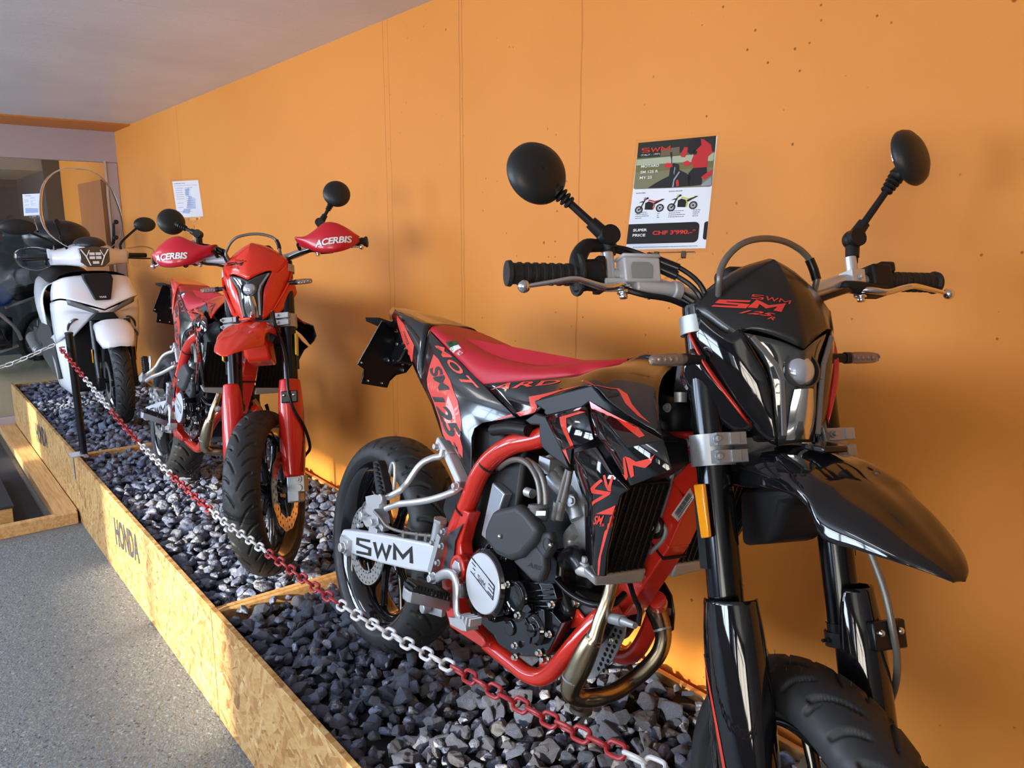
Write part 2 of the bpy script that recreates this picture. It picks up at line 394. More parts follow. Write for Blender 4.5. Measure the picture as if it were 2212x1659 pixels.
# the room behind the glass
b = MB(); b.box((-10.3, -.9, -.05), (5.9, 6.2, .1)); struct('trim_3', b, mat('far_floor', lin(176, 172, 150), .35))
b = MB(); b.box((-10.3, -.9, CZ+.05), (5.9, 6.2, .1)); struct('trim_4', b, ceil_m)
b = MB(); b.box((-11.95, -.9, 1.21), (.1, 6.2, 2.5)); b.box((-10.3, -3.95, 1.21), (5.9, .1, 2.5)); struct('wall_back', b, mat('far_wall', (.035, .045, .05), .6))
b = MB(); b.box((-7.85, WY-.06, 1.015), (.95, .12, 2.03)); struct('trim_5', b, mat('brown_panel', lin(176, 104, 52), .6))  # shade on this block is put into its darker brown colour
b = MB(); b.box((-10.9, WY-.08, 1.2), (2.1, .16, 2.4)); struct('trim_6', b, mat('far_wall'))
b = MB(); b.box((-10.9, -.2, 2.33), (2.0, 3.6, .18)); struct('trim_7', b, mat('far_beam', lin(150, 140, 125), .7))

# ------------------------------------------------------------------ gravel boxes
BY = .7034; GZ = .395; RB = WY-.022
seams = [-7.27, -4.71, -2.425, -.15]
for i in range(3):
    a, c = seams[i]+.004, seams[i+1]-.004; L = c-a
    lab = ['pale chipboard gravel box at the far end, under the white scooter', 'chipboard gravel box lettered in black, under the red motorcycle', 'chipboard gravel box nearest the camera, under the black motorcycle'][i]
    t = tag(empty('gravel_box', ((a+c)/2, BY, 0)), lab, 'display box')
    b = MB(); b.box((0, .009, .20), (L, .018, .40)); b.build('front_board', osb, t, bev=.0015)
    b = MB(); b.box((0, RB-BY-.01, .18), (L, .018, .36)); b.build('rear_board', wood, t)
    for s in (-1, 1): b = MB(); b.box((s*(L/2-.009), (RB-BY)/2, .195), (.018, RB-BY-.036, .385)); b.build('end_board', wood if s > 0 or i else osb, t)
    b = MB(); b.box((0, (RB-BY)/2, .17), (L-.05, RB-BY-.05, .335)); b.build('gravel_bed', soil, t)
    if i < 2: BOXES = t
    if i == 0: box0 = t
    if i == 1: box1 = t
def text_mesh(s, bold=.0, shear=0, sp=1.0, ext=0):
    c = bpy.data.curves.new('t', 'FONT'); c.body = s; c.offset = bold; c.shear = shear; c.space_character = sp; c.resolution_u = 3
    o = bpy.data.objects.new('t', c); COL.objects.link(o); dg = bpy.context.evaluated_depsgraph_get(); dg.update(); me = bpy.data.meshes.new_from_object(o.evaluated_get(dg))
    vs = [v.co.copy() for v in me.vertices]; fs = [tuple(p.vertices) for p in me.polygons]
    bpy.data.objects.remove(o); bpy.data.curves.remove(c); bpy.data.meshes.remove(me)
    return norm2(vs, fs)
def norm2(vs, fs):
    x0 = min(v.x for v in vs); x1 = max(v.x for v in vs); y0 = min(v.y for v in vs); y1 = max(v.y for v in vs)
    return [((v.x-x0)/(x1-x0), (v.y-y0)/(y1-y0)) for v in vs], fs, (x1-x0)/(y1-y0)
def strokes(lines, w=.12):
    vs = []; fs = []
    for L in lines:
        P = [V((x, y, 0)) for x, y in L]; off = []
        for i, p in enumerate(P):
            d1 = (P[i]-P[i-1]).normalized() if i else None; d2 = (P[i+1]-P[i]).normalized() if i < len(P)-1 else None
            n1 = V((-d1.y, d1.x, 0)) if d1 else None; n2 = V((-d2.y, d2.x, 0)) if d2 else None
            if n1 and n2:
                m = (n1+n2); m = m.normalized() if m.length > .2 else n1; k = min(1/max(m.dot(n1), .35), 2.4); off.append(m*k)
            else: off.append(n1 or n2)
        o = len(vs)
        for p, q in zip(P, off): vs += [p+q*w/2, p-q*w/2]
        for i in range(len(P)-1): fs.append((o+2*i, o+2*i+1, o+2*i+3, o+2*i+2))
    return norm2(vs, fs)
SWM = [[(.95, 1), (.05, 1), (.05, .62), (.95, .42), (.95, 0), (0, 0)], [(1.25, 1), (1.5, 0), (1.78, .85), (2.06, 0), (2.32, 1)], [(2.6, 0), (2.6, 1), (3.1, .3), (3.6, 1), (3.6, 0)]]
def put(name, tm, quad, mt, parent, tgt=None, dr=None, off=.0008, xf=None, cuts=0, label=None):
    # lay flat artwork (unit square coords) on a quad bl, br, tr, tl; optionally pressed onto a target surface
    vs, fs = tm[0], tm[1]; bl, br, tr, tl = [V(q) for q in quad]
    bm = bmesh.new(); B = [bm.verts.new((x, y, 0)) for x, y in vs]
    for f in fs:
        try: bm.faces.new([B[i] for i in f])
        except Exception: pass
    if cuts:
        bmesh.ops.triangulate(bm, faces=bm.faces)
        for k in range(cuts):
            e = [e for e in bm.edges if e.calc_length() > .09]
            if e: bmesh.ops.subdivide_edges(bm, edges=e, cuts=1); bmesh.ops.triangulate(bm, faces=bm.faces)
    nrm = (br-bl).cross(tl-bl).normalized()
    for v in bm.verts:
        x, y = v.co.x, v.co.y; p = (bl*(1-x)+br*x)*(1-y)+(tl*(1-x)+tr*x)*y
        if tgt is not None:
            d = V(dr).normalized(); h = tgt.ray_cast(p-d*.35, d, .8)
            if h[0] is not None: p = h[0]-d*off
        else: p = p+nrm*off
        v.co = xf(p) if xf else p
    me = bpy.data.meshes.new(name); bm.to_mesh(me); bm.free(); me.materials.append(mt)
    o = bpy.data.objects.new(name, me); COL.objects.link(o); o.parent = parent
    if label: o['label'] = label
    return o
# stencilled name on the middle box (px row: letters 250..302) and on the far one
stencil = text_mesh('HONDA', .03, 0, 1.0)
q = lambda x0, x1, cx: [(x0-cx, -.0, .165), (x1-cx, -.0, .222), (x1-cx, -.0, .350), (x0-cx, -.0, .305)]
put('lettering', stencil, q(-3.80, -3.36, box1.location.x), mat('stencil_ink', (.05, .05, .052), .6), box1, off=.0012)
put('lettering', stencil, q(-6.10, -5.62, box0.location.x), mat('stencil_ink'), box0, off=.0012)
# ------------------------------------------------------------------ stones
rng = random.Random(7)
def hull_stone(seed, rough=2):
    r = random.Random(seed); bm = bmesh.new(); sx, sy, sz = 1, r.uniform(.62, .95), r.uniform(.42, .72)
    for k in range(r.randint(12, 20)):
        v = V((r.gauss(0, 1), r.gauss(0, 1), r.gauss(0, 1))).normalized()*r.uniform(.84, 1.0); bm.verts.new((v.x*sx, v.y*sy, v.z*sz))
    bmesh.ops.convex_hull(bm, input=bm.verts); 
    for v in [v for v in bm.verts if not v.link_faces]: bm.verts.remove(v)
    bmesh.ops.bevel(bm, geom=list(bm.edges), offset=.06, segments=1, affect='EDGES', clamp_overlap=True)
    bmesh.ops.triangulate(bm, faces=bm.faces)
    for k in range(rough-1):
        bmesh.ops.subdivide_edges(bm, edges=[e for e in bm.edges if e.calc_length() > .33], cuts=1); bmesh.ops.triangulate(bm, faces=bm.faces)
    if rough > 1:
        for v in bm.verts: v.co += v.co.normalized()*noise.noise(v.co*2.7+V((seed, 0, 0)))*.09
    bmesh.ops.recalc_face_normals(bm, faces=bm.faces); me = bpy.data.meshes.new('stone'); bm.to_mesh(me); bm.free(); return me
near_meshes = [hull_stone(s, 3) for s in range(14)]; far_meshes = [hull_stone(s+50, 1) for s in range(10)]
for me in near_meshes: me.materials.append(stone_m)
def sees(x, y, z):
    p = np.array([x, y, z-CAMZ]); d = p@CF
    if d < .2: return None
    return 1106+FOC*(p@CR)/d, 829.5-FOC*(p@CU)/d, d
cand = []; y = BY+.03
keep_out = []   # filled by tyre positions below
x = -7.24
while x < -.2:
    # stones are of one size everywhere; the pitch is fixed
    y = BY+.035
    while y < RB-.03:
        for lay in (0, 1):
            px = x+rng.uniform(-.02, .02); py = min(max(y+rng.uniform(-.02, .02), BY+.045), RB-.045)
            if lay == 0: pz = GZ-.040+rng.uniform(-.01, .008); s = rng.uniform(.024, .034)
            else: pz = GZ-.020+rng.uniform(-.014, .010); s = rng.choice([.017, .022, .026, .030, .034, .042])*rng.uniform(.9, 1.1)
            if any(abs(px-q0) < .036 for q0 in seams): continue
            edge = min(py-BY, RB-py)
            if edge < .05: pz -= .010
            if rng.random() < .06 and lay: continue
            cand.append((px, py, pz, s, lay))
        y += .043
    x += .044
vis = []; rest = []
for c in cand:
    sv = sees(c[0], c[1], c[2])
    if sv is None: continue
    u, v, d = sv
    if not (-60 < u < 2280 and v < 1720): continue
    hidden = (u > 1560 and v > 1350)
    if c[4] == 1 and c[0] > -2.40 and 0 < u < 1560 and 0 < v < 1659 and not hidden: vis.append((c[3]/d, c))
    else: rest.append(c)
vis.sort(key=lambda t: -t[0]); top = [c for _, c in vis[:300]]; rest += [c for _, c in vis[300:]]
# individual stones: the 300 that show largest
def rot_rand(r): return Matrix.Rotation(r.uniform(0, 6.28), 3, 'Z') @ Matrix.Rotation(r.gauss(0, .45), 3, 'X') @ Matrix.Rotation(r.gauss(0, .45), 3, 'Y')
for c in top:
    o = bpy.data.objects.new('crushed_stone', near_meshes[rng.randrange(14)]); COL.objects.link(o)
    o.matrix_world = Matrix.Translation(c[:3]) @ (rot_rand(rng).to_4x4()) @ Matrix.Diagonal((c[3], c[3], c[3], 1))
    tag(o, 'angular blue-grey crushed stone lying in the nearest chipboard box', 'stone', 'crushed stones of the nearest gravel box')
FV = [np.array([v.co for v in m.vertices]) for m in far_meshes]; FF = [np.array([p.vertices[:] for p in m.polygons]) for m in far_meshes]
vv = []; ff = []; off = 0
for c in rest:
    k = rng.randrange(10); M = np.array(rot_rand(rng))*c[3]; vv.append(FV[k]@M.T+np.array(c[:3])); ff.append(FF[k]+off); off += len(FV[k])
vv = np.concatenate(vv); ff = np.concatenate(ff); me = bpy.data.meshes.new('gravel'); me.vertices.add(len(vv)); me.vertices.foreach_set('co', vv.ravel()); me.loops.add(ff.size); me.loops.foreach_set('vertex_index', ff.ravel().astype(np.int32))
me.polygons.add(len(ff)); me.polygons.foreach_set('loop_start', np.arange(0, ff.size, 3, dtype=np.int32)); me.update(); me.validate(); me.materials.append(stone_m)
o = bpy.data.objects.new('gravel', me); COL.objects.link(o); tag(o, 'bed of blue-grey crushed stone filling all the chipboard boxes', 'gravel', kind='stuff')

# ------------------------------------------------------------------ entry mat in its wooden frame, step
t = tag(empty('mat_frame', (-5.0, .3, 0)), 'low pine frame around the dark entrance mat, against the chipboard box', 'wooden frame')
o0 = V((-5.0, .3, 0))
b = MB(); b.box(V((-4.71, -.35, .034))-o0, (.052, 2.08, .068)); b.build('near_rail', wood, t, bev=.003)
b = MB(); b.box(V((-6.00, BY-.060, .034))-o0, (2.52, .110, .068)); b.build('side_rail', wood, t, bev=.003)
b = MB(); b.box(V((-5.98, -.4, .012))-o0, (2.38, 1.9, .024)); tag(b.build('entrance_mat', mat_dark, None, loc=o0), 'dark blue-black entrance mat inside the pine frame', 'mat')
t = tag(empty('step_box', (-5.6, -.2, 0)), 'low chipboard step with dark top on the entrance mat', 'step')
b = MB(); b.box((.32, .35, .078), (.95, .50, .100)); b.build('body', osb, t, bev=.003)
b = MB(); b.box((.32, .35, .134), (.97, .52, .012)); b.build('top', carbon, t, bev=.003)
# ------------------------------------------------------------------ post and chains
PX, PY = -4.64, .745
t = tag(empty('barrier_post', (PX, PY, .40)), 'slim black metal barrier post clamped to the box corner', 'post')
b = MB(); b.cyl((0, 0, 0), (-.02, -.005, .665), .019, n=20); b.build('pole', sat_black, t)
b = MB(); b.disc((-.02, -.005, .665), (0, 0, 1), .021, .012, 20); b.build('cap', matte_black, t)
b = MB(); b.box((-.02, -.03, .004), (.10, .07, .006)); b.box((-.068, -.048, -.07), (.022, .004, .15)); b.box((.005, 0, .006), (.14, .02, .006)); b.bolt((-.068, -.05, -.12), (0, -1, 0), .004, .004); b.build('bracket', silver, t)
b = MB(); b.tube([(-.02, -.03, .60), (-.02, -.05, .60), (-.02, -.055, .585), (-.02, -.04, .575)], .004, 8, 3); b.build('hook', bolt_m, t)
def chain(name, P, label, pat, scale=1.0):
    P = [V(p) for p in P]; C = catmull(P, 12); S = [0]
    for i in range(1, len(C)): S.append(S[-1]+(C[i]-C[i-1]).length)
    t = tag(empty(name, tuple(C[0])), label, 'chain'); Lk = .0435*scale; r = .0035*scale; pitch = Lk-2.1*r; n = int(S[-1]/pitch)
    b = MB(); h = Lk/2-r; w = .0098*scale; pts = []
    for k in range(20):
        a = 2*math.pi*k/20; x = math.cos(a)*w; z = math.sin(a)*w+(h-w)*(1 if math.sin(a) > 0 else -1)*min(1, abs(math.sin(a))*4); pts.append((x, 0, z))
    pts.append(pts[0]); b.tube(pts, r, 8, cap=False); proto = b.build('link', mat('white_link', (.62, .62, .64), .4), t); me_w = proto.data; me_r = me_w.copy(); me_r.materials.clear(); me_r.materials.append(mat('red_link', (.36, .022, .028), .38)); bpy.data.objects.remove(proto)
    def at(s):
        for i in range(1, len(C)):
            if S[i] >= s: k = (s-S[i-1])/(S[i]-S[i-1]); return C[i-1].lerp(C[i], k)
        return C[-1]
    for i in range(n):
        s = pitch*(i+.5); p = at(s); d = (at(min(s+.01, S[-1]))-at(max(s-.01, 0))).normalized(); X, Y, Z = frame_of(d); a = R(45 if i % 2 else -45)+rng.gauss(0, .12)
        x2 = X*math.cos(a)+Y*math.sin(a); y2 = Z.cross(x2); M = Matrix((x2, y2, Z)).transposed().to_4x4(); M.translation = p-C[0]
        o = bpy.data.objects.new('link', me_r if pat(p) else me_w); COL.objects.link(o); o.parent = t; o.matrix_local = M
    return t
CY = BY+.03; H = CAMZ
chain('barrier_chain', [(-4.66, CY-.04, H-.620), (-3.676, CY, H-.815), (-3.10, CY, H-.866), (-2.43, CY, H-.889), (-1.95, CY, H-.872), (-1.534, CY, H-.852), (-1.263, CY, H-.822), (-1.035, CY, H-.79), (-.83, CY, H-.762), (-.60, CY, H-.715), (-.35, CY, H-.66), (-.1, CY, H-.60)],
    'red and white plastic chain sagging in front of the motorcycles', lambda p: int((p.x+4.66)/.447) % 2 == 0)
chain('barrier_chain', [(-4.68, CY-.06, H-.60), (-4.73, .45, H-.695), (-4.74, .2, H-.74), (-4.76, -.1, H-.76)], 'red and white chain running left from the black post', lambda p: p.y < .35)
# ------------------------------------------------------------------ supermoto: poses and tracing
ZM = dict(A=(700, 620, 2.765), B=(1000, 700, 3.318), C=(900, 1000, 3.0717), D=(1400, 500, 3.16), E=(1400, 900, 2.186), F=(1060, 270, 3.686), G=(700, 920, 3.131), K=(1600, 1300, 3.614), P=(0, 0, 1), H=(0, 200, 2.074), I=(0, 330, 3.131), J=(80, 640, 5.529), R=(280, 360, 3.072))
def zpx(z, x, y): a = ZM[z]; return a[0]+x/a[2], a[1]+y/a[2]
def pose_basis(p):
    cy, sy = math.cos(p['yaw']), math.sin(p['yaw']); fw = np.array([cy, -sy, 0]); lf = np.array([sy, cy, 0]); up = np.array([0, 0, 1.])
    cl, sl = math.cos(p['lean']), math.sin(p['lean']); lf2 = lf*cl-up*sl; up2 = up*cl+lf*sl
    cp, sp = math.cos(p['pit']), math.sin(p['pit']); fw, up2 = fw*cp-up2*sp, up2*cp+fw*sp
    return np.array([p['x'], p['y'], p['z']+CAMZ]), np.array([fw, lf2, up2])
def pose_matrix(p):
    O, M = pose_basis(p); m = Matrix(M.T.tolist()).to_4x4(); m.translation = O; return m
WB, RAKE, OFFS, FO, RA = 1.401, .306, .0347, .1017, .293
def steer_mat(st):
    a = RAKE; ax = V((-math.sin(a), 0, math.cos(a))); n = V((math.cos(a), 0, math.sin(a))); o = V((WB, 0, RA))-n*OFFS; y = V((0, 1, 0))
    Fv = n*math.cos(st)-y*math.sin(st); Lv = y*math.cos(st)+n*math.sin(st); m = Matrix((Fv, Lv, ax)).transposed().to_4x4(); m.translation = o; return m
BLACK = dict(x=-1.868, y=1.0279, z=-1.2061, yaw=.0739, lean=.1466, steer=.3516, pit=-.0027)
REDP = dict(x=-3.9609, y=1.0296, z=-1.2168, yaw=.0521, lean=.1248, steer=.6722, pit=-.0078)
def tracer(pose, comp=1, extra=None):
    O, M = pose_basis(pose)
    def f(z, x, y, w, c=comp):
        px, py = zpx(z, x, y); d = CF+CR*(px-1106)/FOC+CU*(829.5-py)/FOC; o = M@(np.array([0, 0, CAMZ])-O); d = M@d
        if extra is not None:
            im = np.array(extra.inverted()); o = im[:3, :3]@o+im[:3, 3]; d = im[:3, :3]@d
        return V(o+d*(w-o[c])/d[c])
    return f
pb = tracer(BLACK); ps = tracer(BLACK, extra=steer_mat(BLACK['steer']))
def T(z, pts, w=None): return [pb(z, q[0], q[1], q[2] if len(q) > 2 else w) for q in pts]
def TS(z, pts, w=None): return [ps(z, q[0], q[1], q[2] if len(q) > 2 else w) for q in pts]
def bvh(o):
    me = o.data; bm = bmesh.new(); bm.from_mesh(me); bmesh.ops.triangulate(bm, faces=bm.faces); t = BVHTree.FromBMesh(bm); bm.free(); return t

def tyre_mesh(Rt, Wt, rim, N, key):
    # cross section from bead to bead, tread grooves pressed in
    hw = Wt/2; prof = []; bead = rim; K = 92
    for i in range(K+1):
        s = -1+2*i/K; a = s*1.0
        # superellipse-like carcass
        t = a*math.pi*.80; y = hw*math.sin(min(max(t, -math.pi/2), math.pi/2)) if abs(t) <= math.pi/2 else hw*(1-.20*((abs(t)-math.pi/2)/(math.pi*.30))**1.6)*(1 if t > 0 else -1)
        if abs(t) <= math.pi/2: r = (Rt-.056)+.056*math.cos(t)**.80 if math.cos(t) > 0 else Rt-.056
        else: r = (Rt-.056)-(Rt-.056-bead)*((abs(t)-math.pi/2)/(math.pi*.30))
        prof.append((y, r, s))
    n = 760; vs = []; P = 2*math.pi/N
    for j, (y, r, s) in enumerate(prof):
        ay = abs(y)/hw
        for k in range(n):
            th = 2*math.pi*k/n; dep = 0
            if abs(s) < .60:
                side = 1 if y >= 0 else -1
                for ph, a0, a1, sl, cv in ((0, .04, .80, 1.15, .35), (.5, .30, .93, 1.0, .3), (.25, .62, .96, .5, .1)):
                    if a0 < ay < a1:
                        tc = sl*ay*.20+cv*.20*math.sin(ay*3.0)+ph*P+(P*.5 if side < 0 else 0)
                        d = (th-tc+P/2) % P-P/2; dd = abs(d)*r*.9; e = min(1, (ay-a0)/.06, (a1-ay)/.08)
                        dep = max(dep, e*max(0, 1-(dd/.0055)**4))
            rr = r-dep*.0065; vs.append((math.cos(th)*rr, y, math.sin(th)*rr))
    fs = []
    for j in range(len(prof)-1):
        for k in range(n):
            k2 = (k+1) % n; fs.append((j*n+k, j*n+k2, j*n+n+k2, j*n+n+k))
    me = bpy.data.meshes.new(key); me.from_pydata(vs, [], fs); me.polygons.foreach_set('use_smooth', [True]*len(fs)); me.materials.append(rubber); me.update(); return me
TYR = {}
def wheel(name, c, Rt, Wt, rim, parent, xf, rimw, front):
    # rim with hub and six Y spokes; tyre and brake disc are its parts
    key = 'tyre_%d' % int(Rt*1000)
    tr = (lambda p: xf(V(c)+V(p))) if xf else (lambda p: V(c)+V(p))
    b = MB(tr); hw = rimw/2; ax = (0, 1, 0)
    b.lathe((0, 0, 0), ax, [(-hw, rim+.004), (-hw, rim+.012), (-hw+.006, rim+.012), (-hw+.012, rim-.004), (-hw*.6, rim-.016), (-hw*.3, rim-.022), (hw*.3, rim-.022), (hw*.6, rim-.016), (hw-.012, rim-.004), (hw-.006, rim+.012), (hw, rim+.012), (hw, rim+.004), (hw-.012, rim-.012), (hw*.6, rim-.026), (hw*.3, rim-.032), (-hw*.3, rim-.032), (-hw*.6, rim-.026), (-hw+.012, rim-.012), (-hw, rim+.004)], 72)
    b.lathe((0, 0, 0), ax, [(-.055, .012), (-.055, .034), (-.04, .042), (-.012, .046), (.012, .046), (.04, .042), (.055, .034), (.055, .012)], 36)
    for k in range(6):
        a = 2*math.pi*k/6+.2; rad = lambda r, an, y=0: V((math.cos(an)*r, y, math.sin(an)*r))
        b.tube([rad(.040, a), rad(.085, a), rad(.105, a)], [.017, .012, .012], 8, 0, 1.25, (0, 1, 0))
        for s in (-1, 1): b.tube([rad(.095, a+s*.02), rad(.15, a+s*.14), rad(rim-.024, a+s*.23)], [.010, .008, .010], 8, 2, 1.35, (0, 1, 0))
    w = b.build(name, gloss_black, parent, smooth=50)
    if key not in TYR: TYR[key] = tyre_mesh(Rt, Wt, rim+.004, 16 if front else 18, key)
    me = TYR[key].copy()
    me.transform(Matrix.Identity(4))
    co = np.empty(len(me.vertices)*3, dtype=np.float32); me.vertices.foreach_get('co', co); co = co.reshape(-1, 3)
    if xf: q0 = xf(V(c)); ex = [xf(V(c)+V(e))-q0 for e in ((1, 0, 0), (0, 1, 0), (0, 0, 1))]; Mx = np.array(ex); co = co@Mx+np.array(q0)
    else: co = co+np.array(c)
    me.vertices.foreach_set('co', co.astype(np.float32).ravel()); me.update()
    o = bpy.data.objects.new('tyre', me); COL.objects.link(o); o.parent = w
    # fine rubber whiskers left on a new tyre
    b = MB(tr); rg = random.Random(3)
    for k in range(70):
        a = rg.uniform(0, 6.28); y = rg.choice((-1, 1))*rg.uniform(.1, .62)*Wt/2; r = Rt-.010*(abs(y)/(Wt/2))**2*4; d = V((math.cos(a), 0, math.sin(a)))
        b.tube([d*r+V((0, y, 0)), d*(r+.010)+V((rg.uniform(-.003, .003), y, 0))], [.0006, .0003], 4)
    b.build('rubber_hair', rubber, o, split=False)['kind'] = 'stuff'
    return w
def holed_disc(name, c, r0, r1, rows, cols, hole, yoff, parent, xf, m, th=.0045, wave=0):
    b = MB((lambda p: xf(V(c)+V(p))) if xf else (lambda p: V(c)+V(p)))
    for yy in (yoff, yoff+th):
        for i in range(rows):
            ra = r0+(r1-r0)*i/rows; rb = r0+(r1-r0)*(i+1)/rows
            for k in range(cols):
                sh = .5*(i % 2); a = 2*math.pi*(k+sh)/cols; b2 = 2*math.pi*(k+1+sh)/cols; am = (a+b2)/2; rm = (ra+rb)/2; o = len(b.v)
                P = []
                for q in range(8):
                    t = 2*math.pi*(q+.5)/8; P.append((rm+math.cos(t)*hole, am+math.sin(t)*hole/rm))
                cr = [(rb, b2), (rb, am), (rb, a), (rm, a), (ra, a), (ra, am), (ra, b2), (rm, b2)]
                cor = [(rm, b2), (rb, b2), (rb, am), (rb, a), (rm, a), (ra, a), (ra, am), (ra, b2)]
                hol = []
                for q, (rr, aa) in enumerate(cor):
                    t = math.atan2((aa-am)*rm, rr-rm); hol.append((rm+math.cos(t)*hole, am+math.sin(t)*hole/rm))
                def pt(rr, aa):
                    if wave and (rr >= r1-1e-6): rr += wave*math.sin(aa*12)
                    if wave and (rr <= r0+1e-6): rr += wave*math.sin(aa*12)
                    return V((math.cos(aa)*rr, yy, math.sin(aa)*rr))
                b.v += [pt(*q) for q in cor]+[pt(*q) for q in hol]
                for q in range(8):
                    q2 = (q+1) % 8; b.f.append((o+q, o+q2, o+8+q2, o+8+q)); b.mi.append(0)
    for rr in (r0, r1):
        n = cols*2; o = len(b.v)
        for k in range(n):
            a = 2*math.pi*k/n; r2 = rr+(wave*math.sin(a*12) if wave else 0)
            b.v += [V((math.cos(a)*r2, yoff, math.sin(a)*r2)), V((math.cos(a)*r2, yoff+th, math.sin(a)*r2))]
        for k in range(n): k2 = (k+1) % n; b.f.append((o+2*k, o+2*k2, o+2*k2+1, o+2*k+1)); b.mi.append(0)
    return b.build(name, m, parent, smooth=30)

def lerp(a, b, t): return V(a).lerp(V(b), t)
def make_bike(kind, pose, label):
    red = kind == 'red'
    root = tag(empty('motorcycle', M=pose_matrix(pose)), label, 'motorcycle')
    SM = steer_mat(pose['steer']); xs = lambda p: SM @ V(p)
    body = red_plastic if red else gloss_black; ink = decal_black if red else red_decal
    # ---------------- wheels
    rw = wheel('rear_wheel', (0, 0, .31), .312, .152, .231, root, None, .128, False)
    holed_disc('brake_disc', (0, 0, .31), .072, .112, 3, 30, .0032, -.088, rw, None, rotor)
    b = MB(); 
    for k in range(5):
        a = 2*math.pi*k/5; b.tube([(math.cos(a)*.04, -.084, .31+math.sin(a)*.04), (math.cos(a+.25)*.078, -.086, .31+math.sin(a+.25)*.078)], .006, 8); b.bolt((math.cos(a)*.045, -.088, .31+math.sin(a)*.045), (0, -1, 0), .007, .006)
    b.build('disc_carrier', sat_black, rw)
    fc = V((OFFS, 0, 0))
    fw = wheel('front_wheel', fc, .293, .120, .222, root, xs, .096, True)
    holed_disc('brake_disc', fc, .095, .142, 2, 26, .0055, .062, fw, xs, mat('gold_rotor', (.62, .50, .36), .28, metal=.9), wave=.003)
    b = MB(xs)
    for k in range(6):
        a = 2*math.pi*k/6; b.tube([fc+V((math.cos(a)*.03, .058, math.sin(a)*.03)), fc+V((math.cos(a+.2)*.098, .063, math.sin(a+.2)*.098))], .006, 8)
    b.build('disc_carrier', gloss_black, fw)
    # ---------------- swingarm, axle, chain side
    b = MB(); y0 = -.140
    q = T('G', [(125, 700), (170, 705), (360, 730), (740, 800), (760, 830), (750, 1003), (560, 972), (380, 930), (180, 866), (105, 822), (100, 760)], y0)
    b.prism(q, (0, .032, 0)); b.prism([V((p.x, .108, p.z)) for p in q], (0, .032, 0))
    piv = pb('G', 925, 965, -.15); b.box((piv.x-.09, 0, piv.z+.012), (.09, .27, .075))
    sw = b.build('swingarm', silver_paint, root, bev=.006, seg=3)
    ql = T('G', [(215, 872), (605, 955), (600, 812), (222, 742)], y0)
    put('lettering', strokes(SWM, .20), [ql[0], ql[1], ql[2], ql[3]], black_ink, sw, off=.0012)
    b = MB(); ax = V((0, -.15, .31)); b.cyl((0, -.165, .31), (0, .165, .31), .010, n=16); b.disc((0, -.150, .31), (0, -1, 0), .018, .010, 6); b.disc((0, -.160, .31), (0, -1, 0), .013, .010, 16)
    b.box((-.012, -.146, .31), (.05, .014, .046)); b.build('axle_nut', silver, root, bev=.001)
    b = MB(); b.lathe((0, .095, .31), (0, 1, 0), [(0, .03), (0, .105), (.006, .108), (.006, .03)], 48); b.beam((0, .098, .415), (.60, .098, .45), .012, .010); b.beam((0, .098, .205), (.60, .098, .36), .012, .010); b.build('drive_chain', mat('chain_steel', (.25, .22, .16), .4, metal=1), root)
    # rear caliper with hose, rear master cylinder
    b = MB(); ctr = pb('G', 320, 600, -.115); b.prism(T('G', [(262, 565), (300, 530), (335, 550), (362, 610), (368, 665), (335, 690), (280, 680), (258, 640)], -.130), (0, .035, 0)); b.beam(pb('G', 300, 520, -.12), pb('G', 420, 700, -.11), .014, .022, (0, 1, 0))
    for x, y, r in ((278, 605, .0125), (348, 650, .010), (262, 672, .006)): b.disc(pb('G', x, y, -.128), (0, -1, 0), r, .016, 20)
    b.box(pb('G', 350, 715, -.115), (.05, .02, .03)); b.build('rear_caliper', silver, root, bev=.003)
    b = MB(); b.tube(T('G', [(340, 575), (385, 625), (430, 680), (520, 715), (640, 735), (730, 745)], -.132), .0042, 8, 4); b.tube(T('G', [(320, 500), (275, 520), (255, 580), (300, 610)], -.135), .0025, 6, 4)
    for x, y in ((548, 730), (640, 745), (700, 755)): b.box(pb('G', x, y, -.13), (.012, .012, .018))
    b.build('rear_brake_hose', hose, root)
    b = MB(); b.prism(T('G', [(490, 740), (530, 715), (700, 735), (705, 790), (500, 765)], -.125), (0, .03, 0)); b.build('chain_guard', matte_black, root, bev=.003)
    b = MB(); m0, m1 = pb('G', 785, 650, -.158), pb('G', 757, 800, -.158); b.cyl(m0, m1, .0145); b.disc(m0+V((0, 0, .0)), (m0-m1), .017, .008, 6)
    m2, m3 = pb('G', 815, 735, -.158), pb('G', 748, 985, -.158); b.beam(m2, m3, .016, .030, (0, 1, 0)); 
    for x, y in ((815, 715), (803, 812), (777, 925), (742, 790)): b.bolt(pb('G', x, y, -.170), (0, -1, 0), .0075, .007)
    b.build('rear_master_cylinder', alu, root, bev=.003)
    # ---------------- frame
    b = MB(); r0 = .0215
    for s in (1, -1):
        K = T('A', [(1420, 850, -.085), (1280, 905, -.10), (1130, 940, -.115), (1010, 1015, -.12), (930, 1120, -.125), (872, 1260, -.13), (825, 1370, -.135), (790, 1450, -.135)])
        K = [V((p.x, p.y*s, p.z)) for p in K]; b.tube(K, r0, 14, 4)
        L = T('C', [(470, 1195, -.118), (560, 1265, -.118), (660, 1345, -.118), (745, 1405, -.118), (830, 1420, -.116), (910, 1370, -.112), (1000, 1260, -.105), (1110, 1130, -.092), (1230, 1010, -.075), (1345, 955, -.05)])
        L = [V((p.x, p.y*s, p.z)) for p in L]; b.tube(L, .0175, 14, 4)
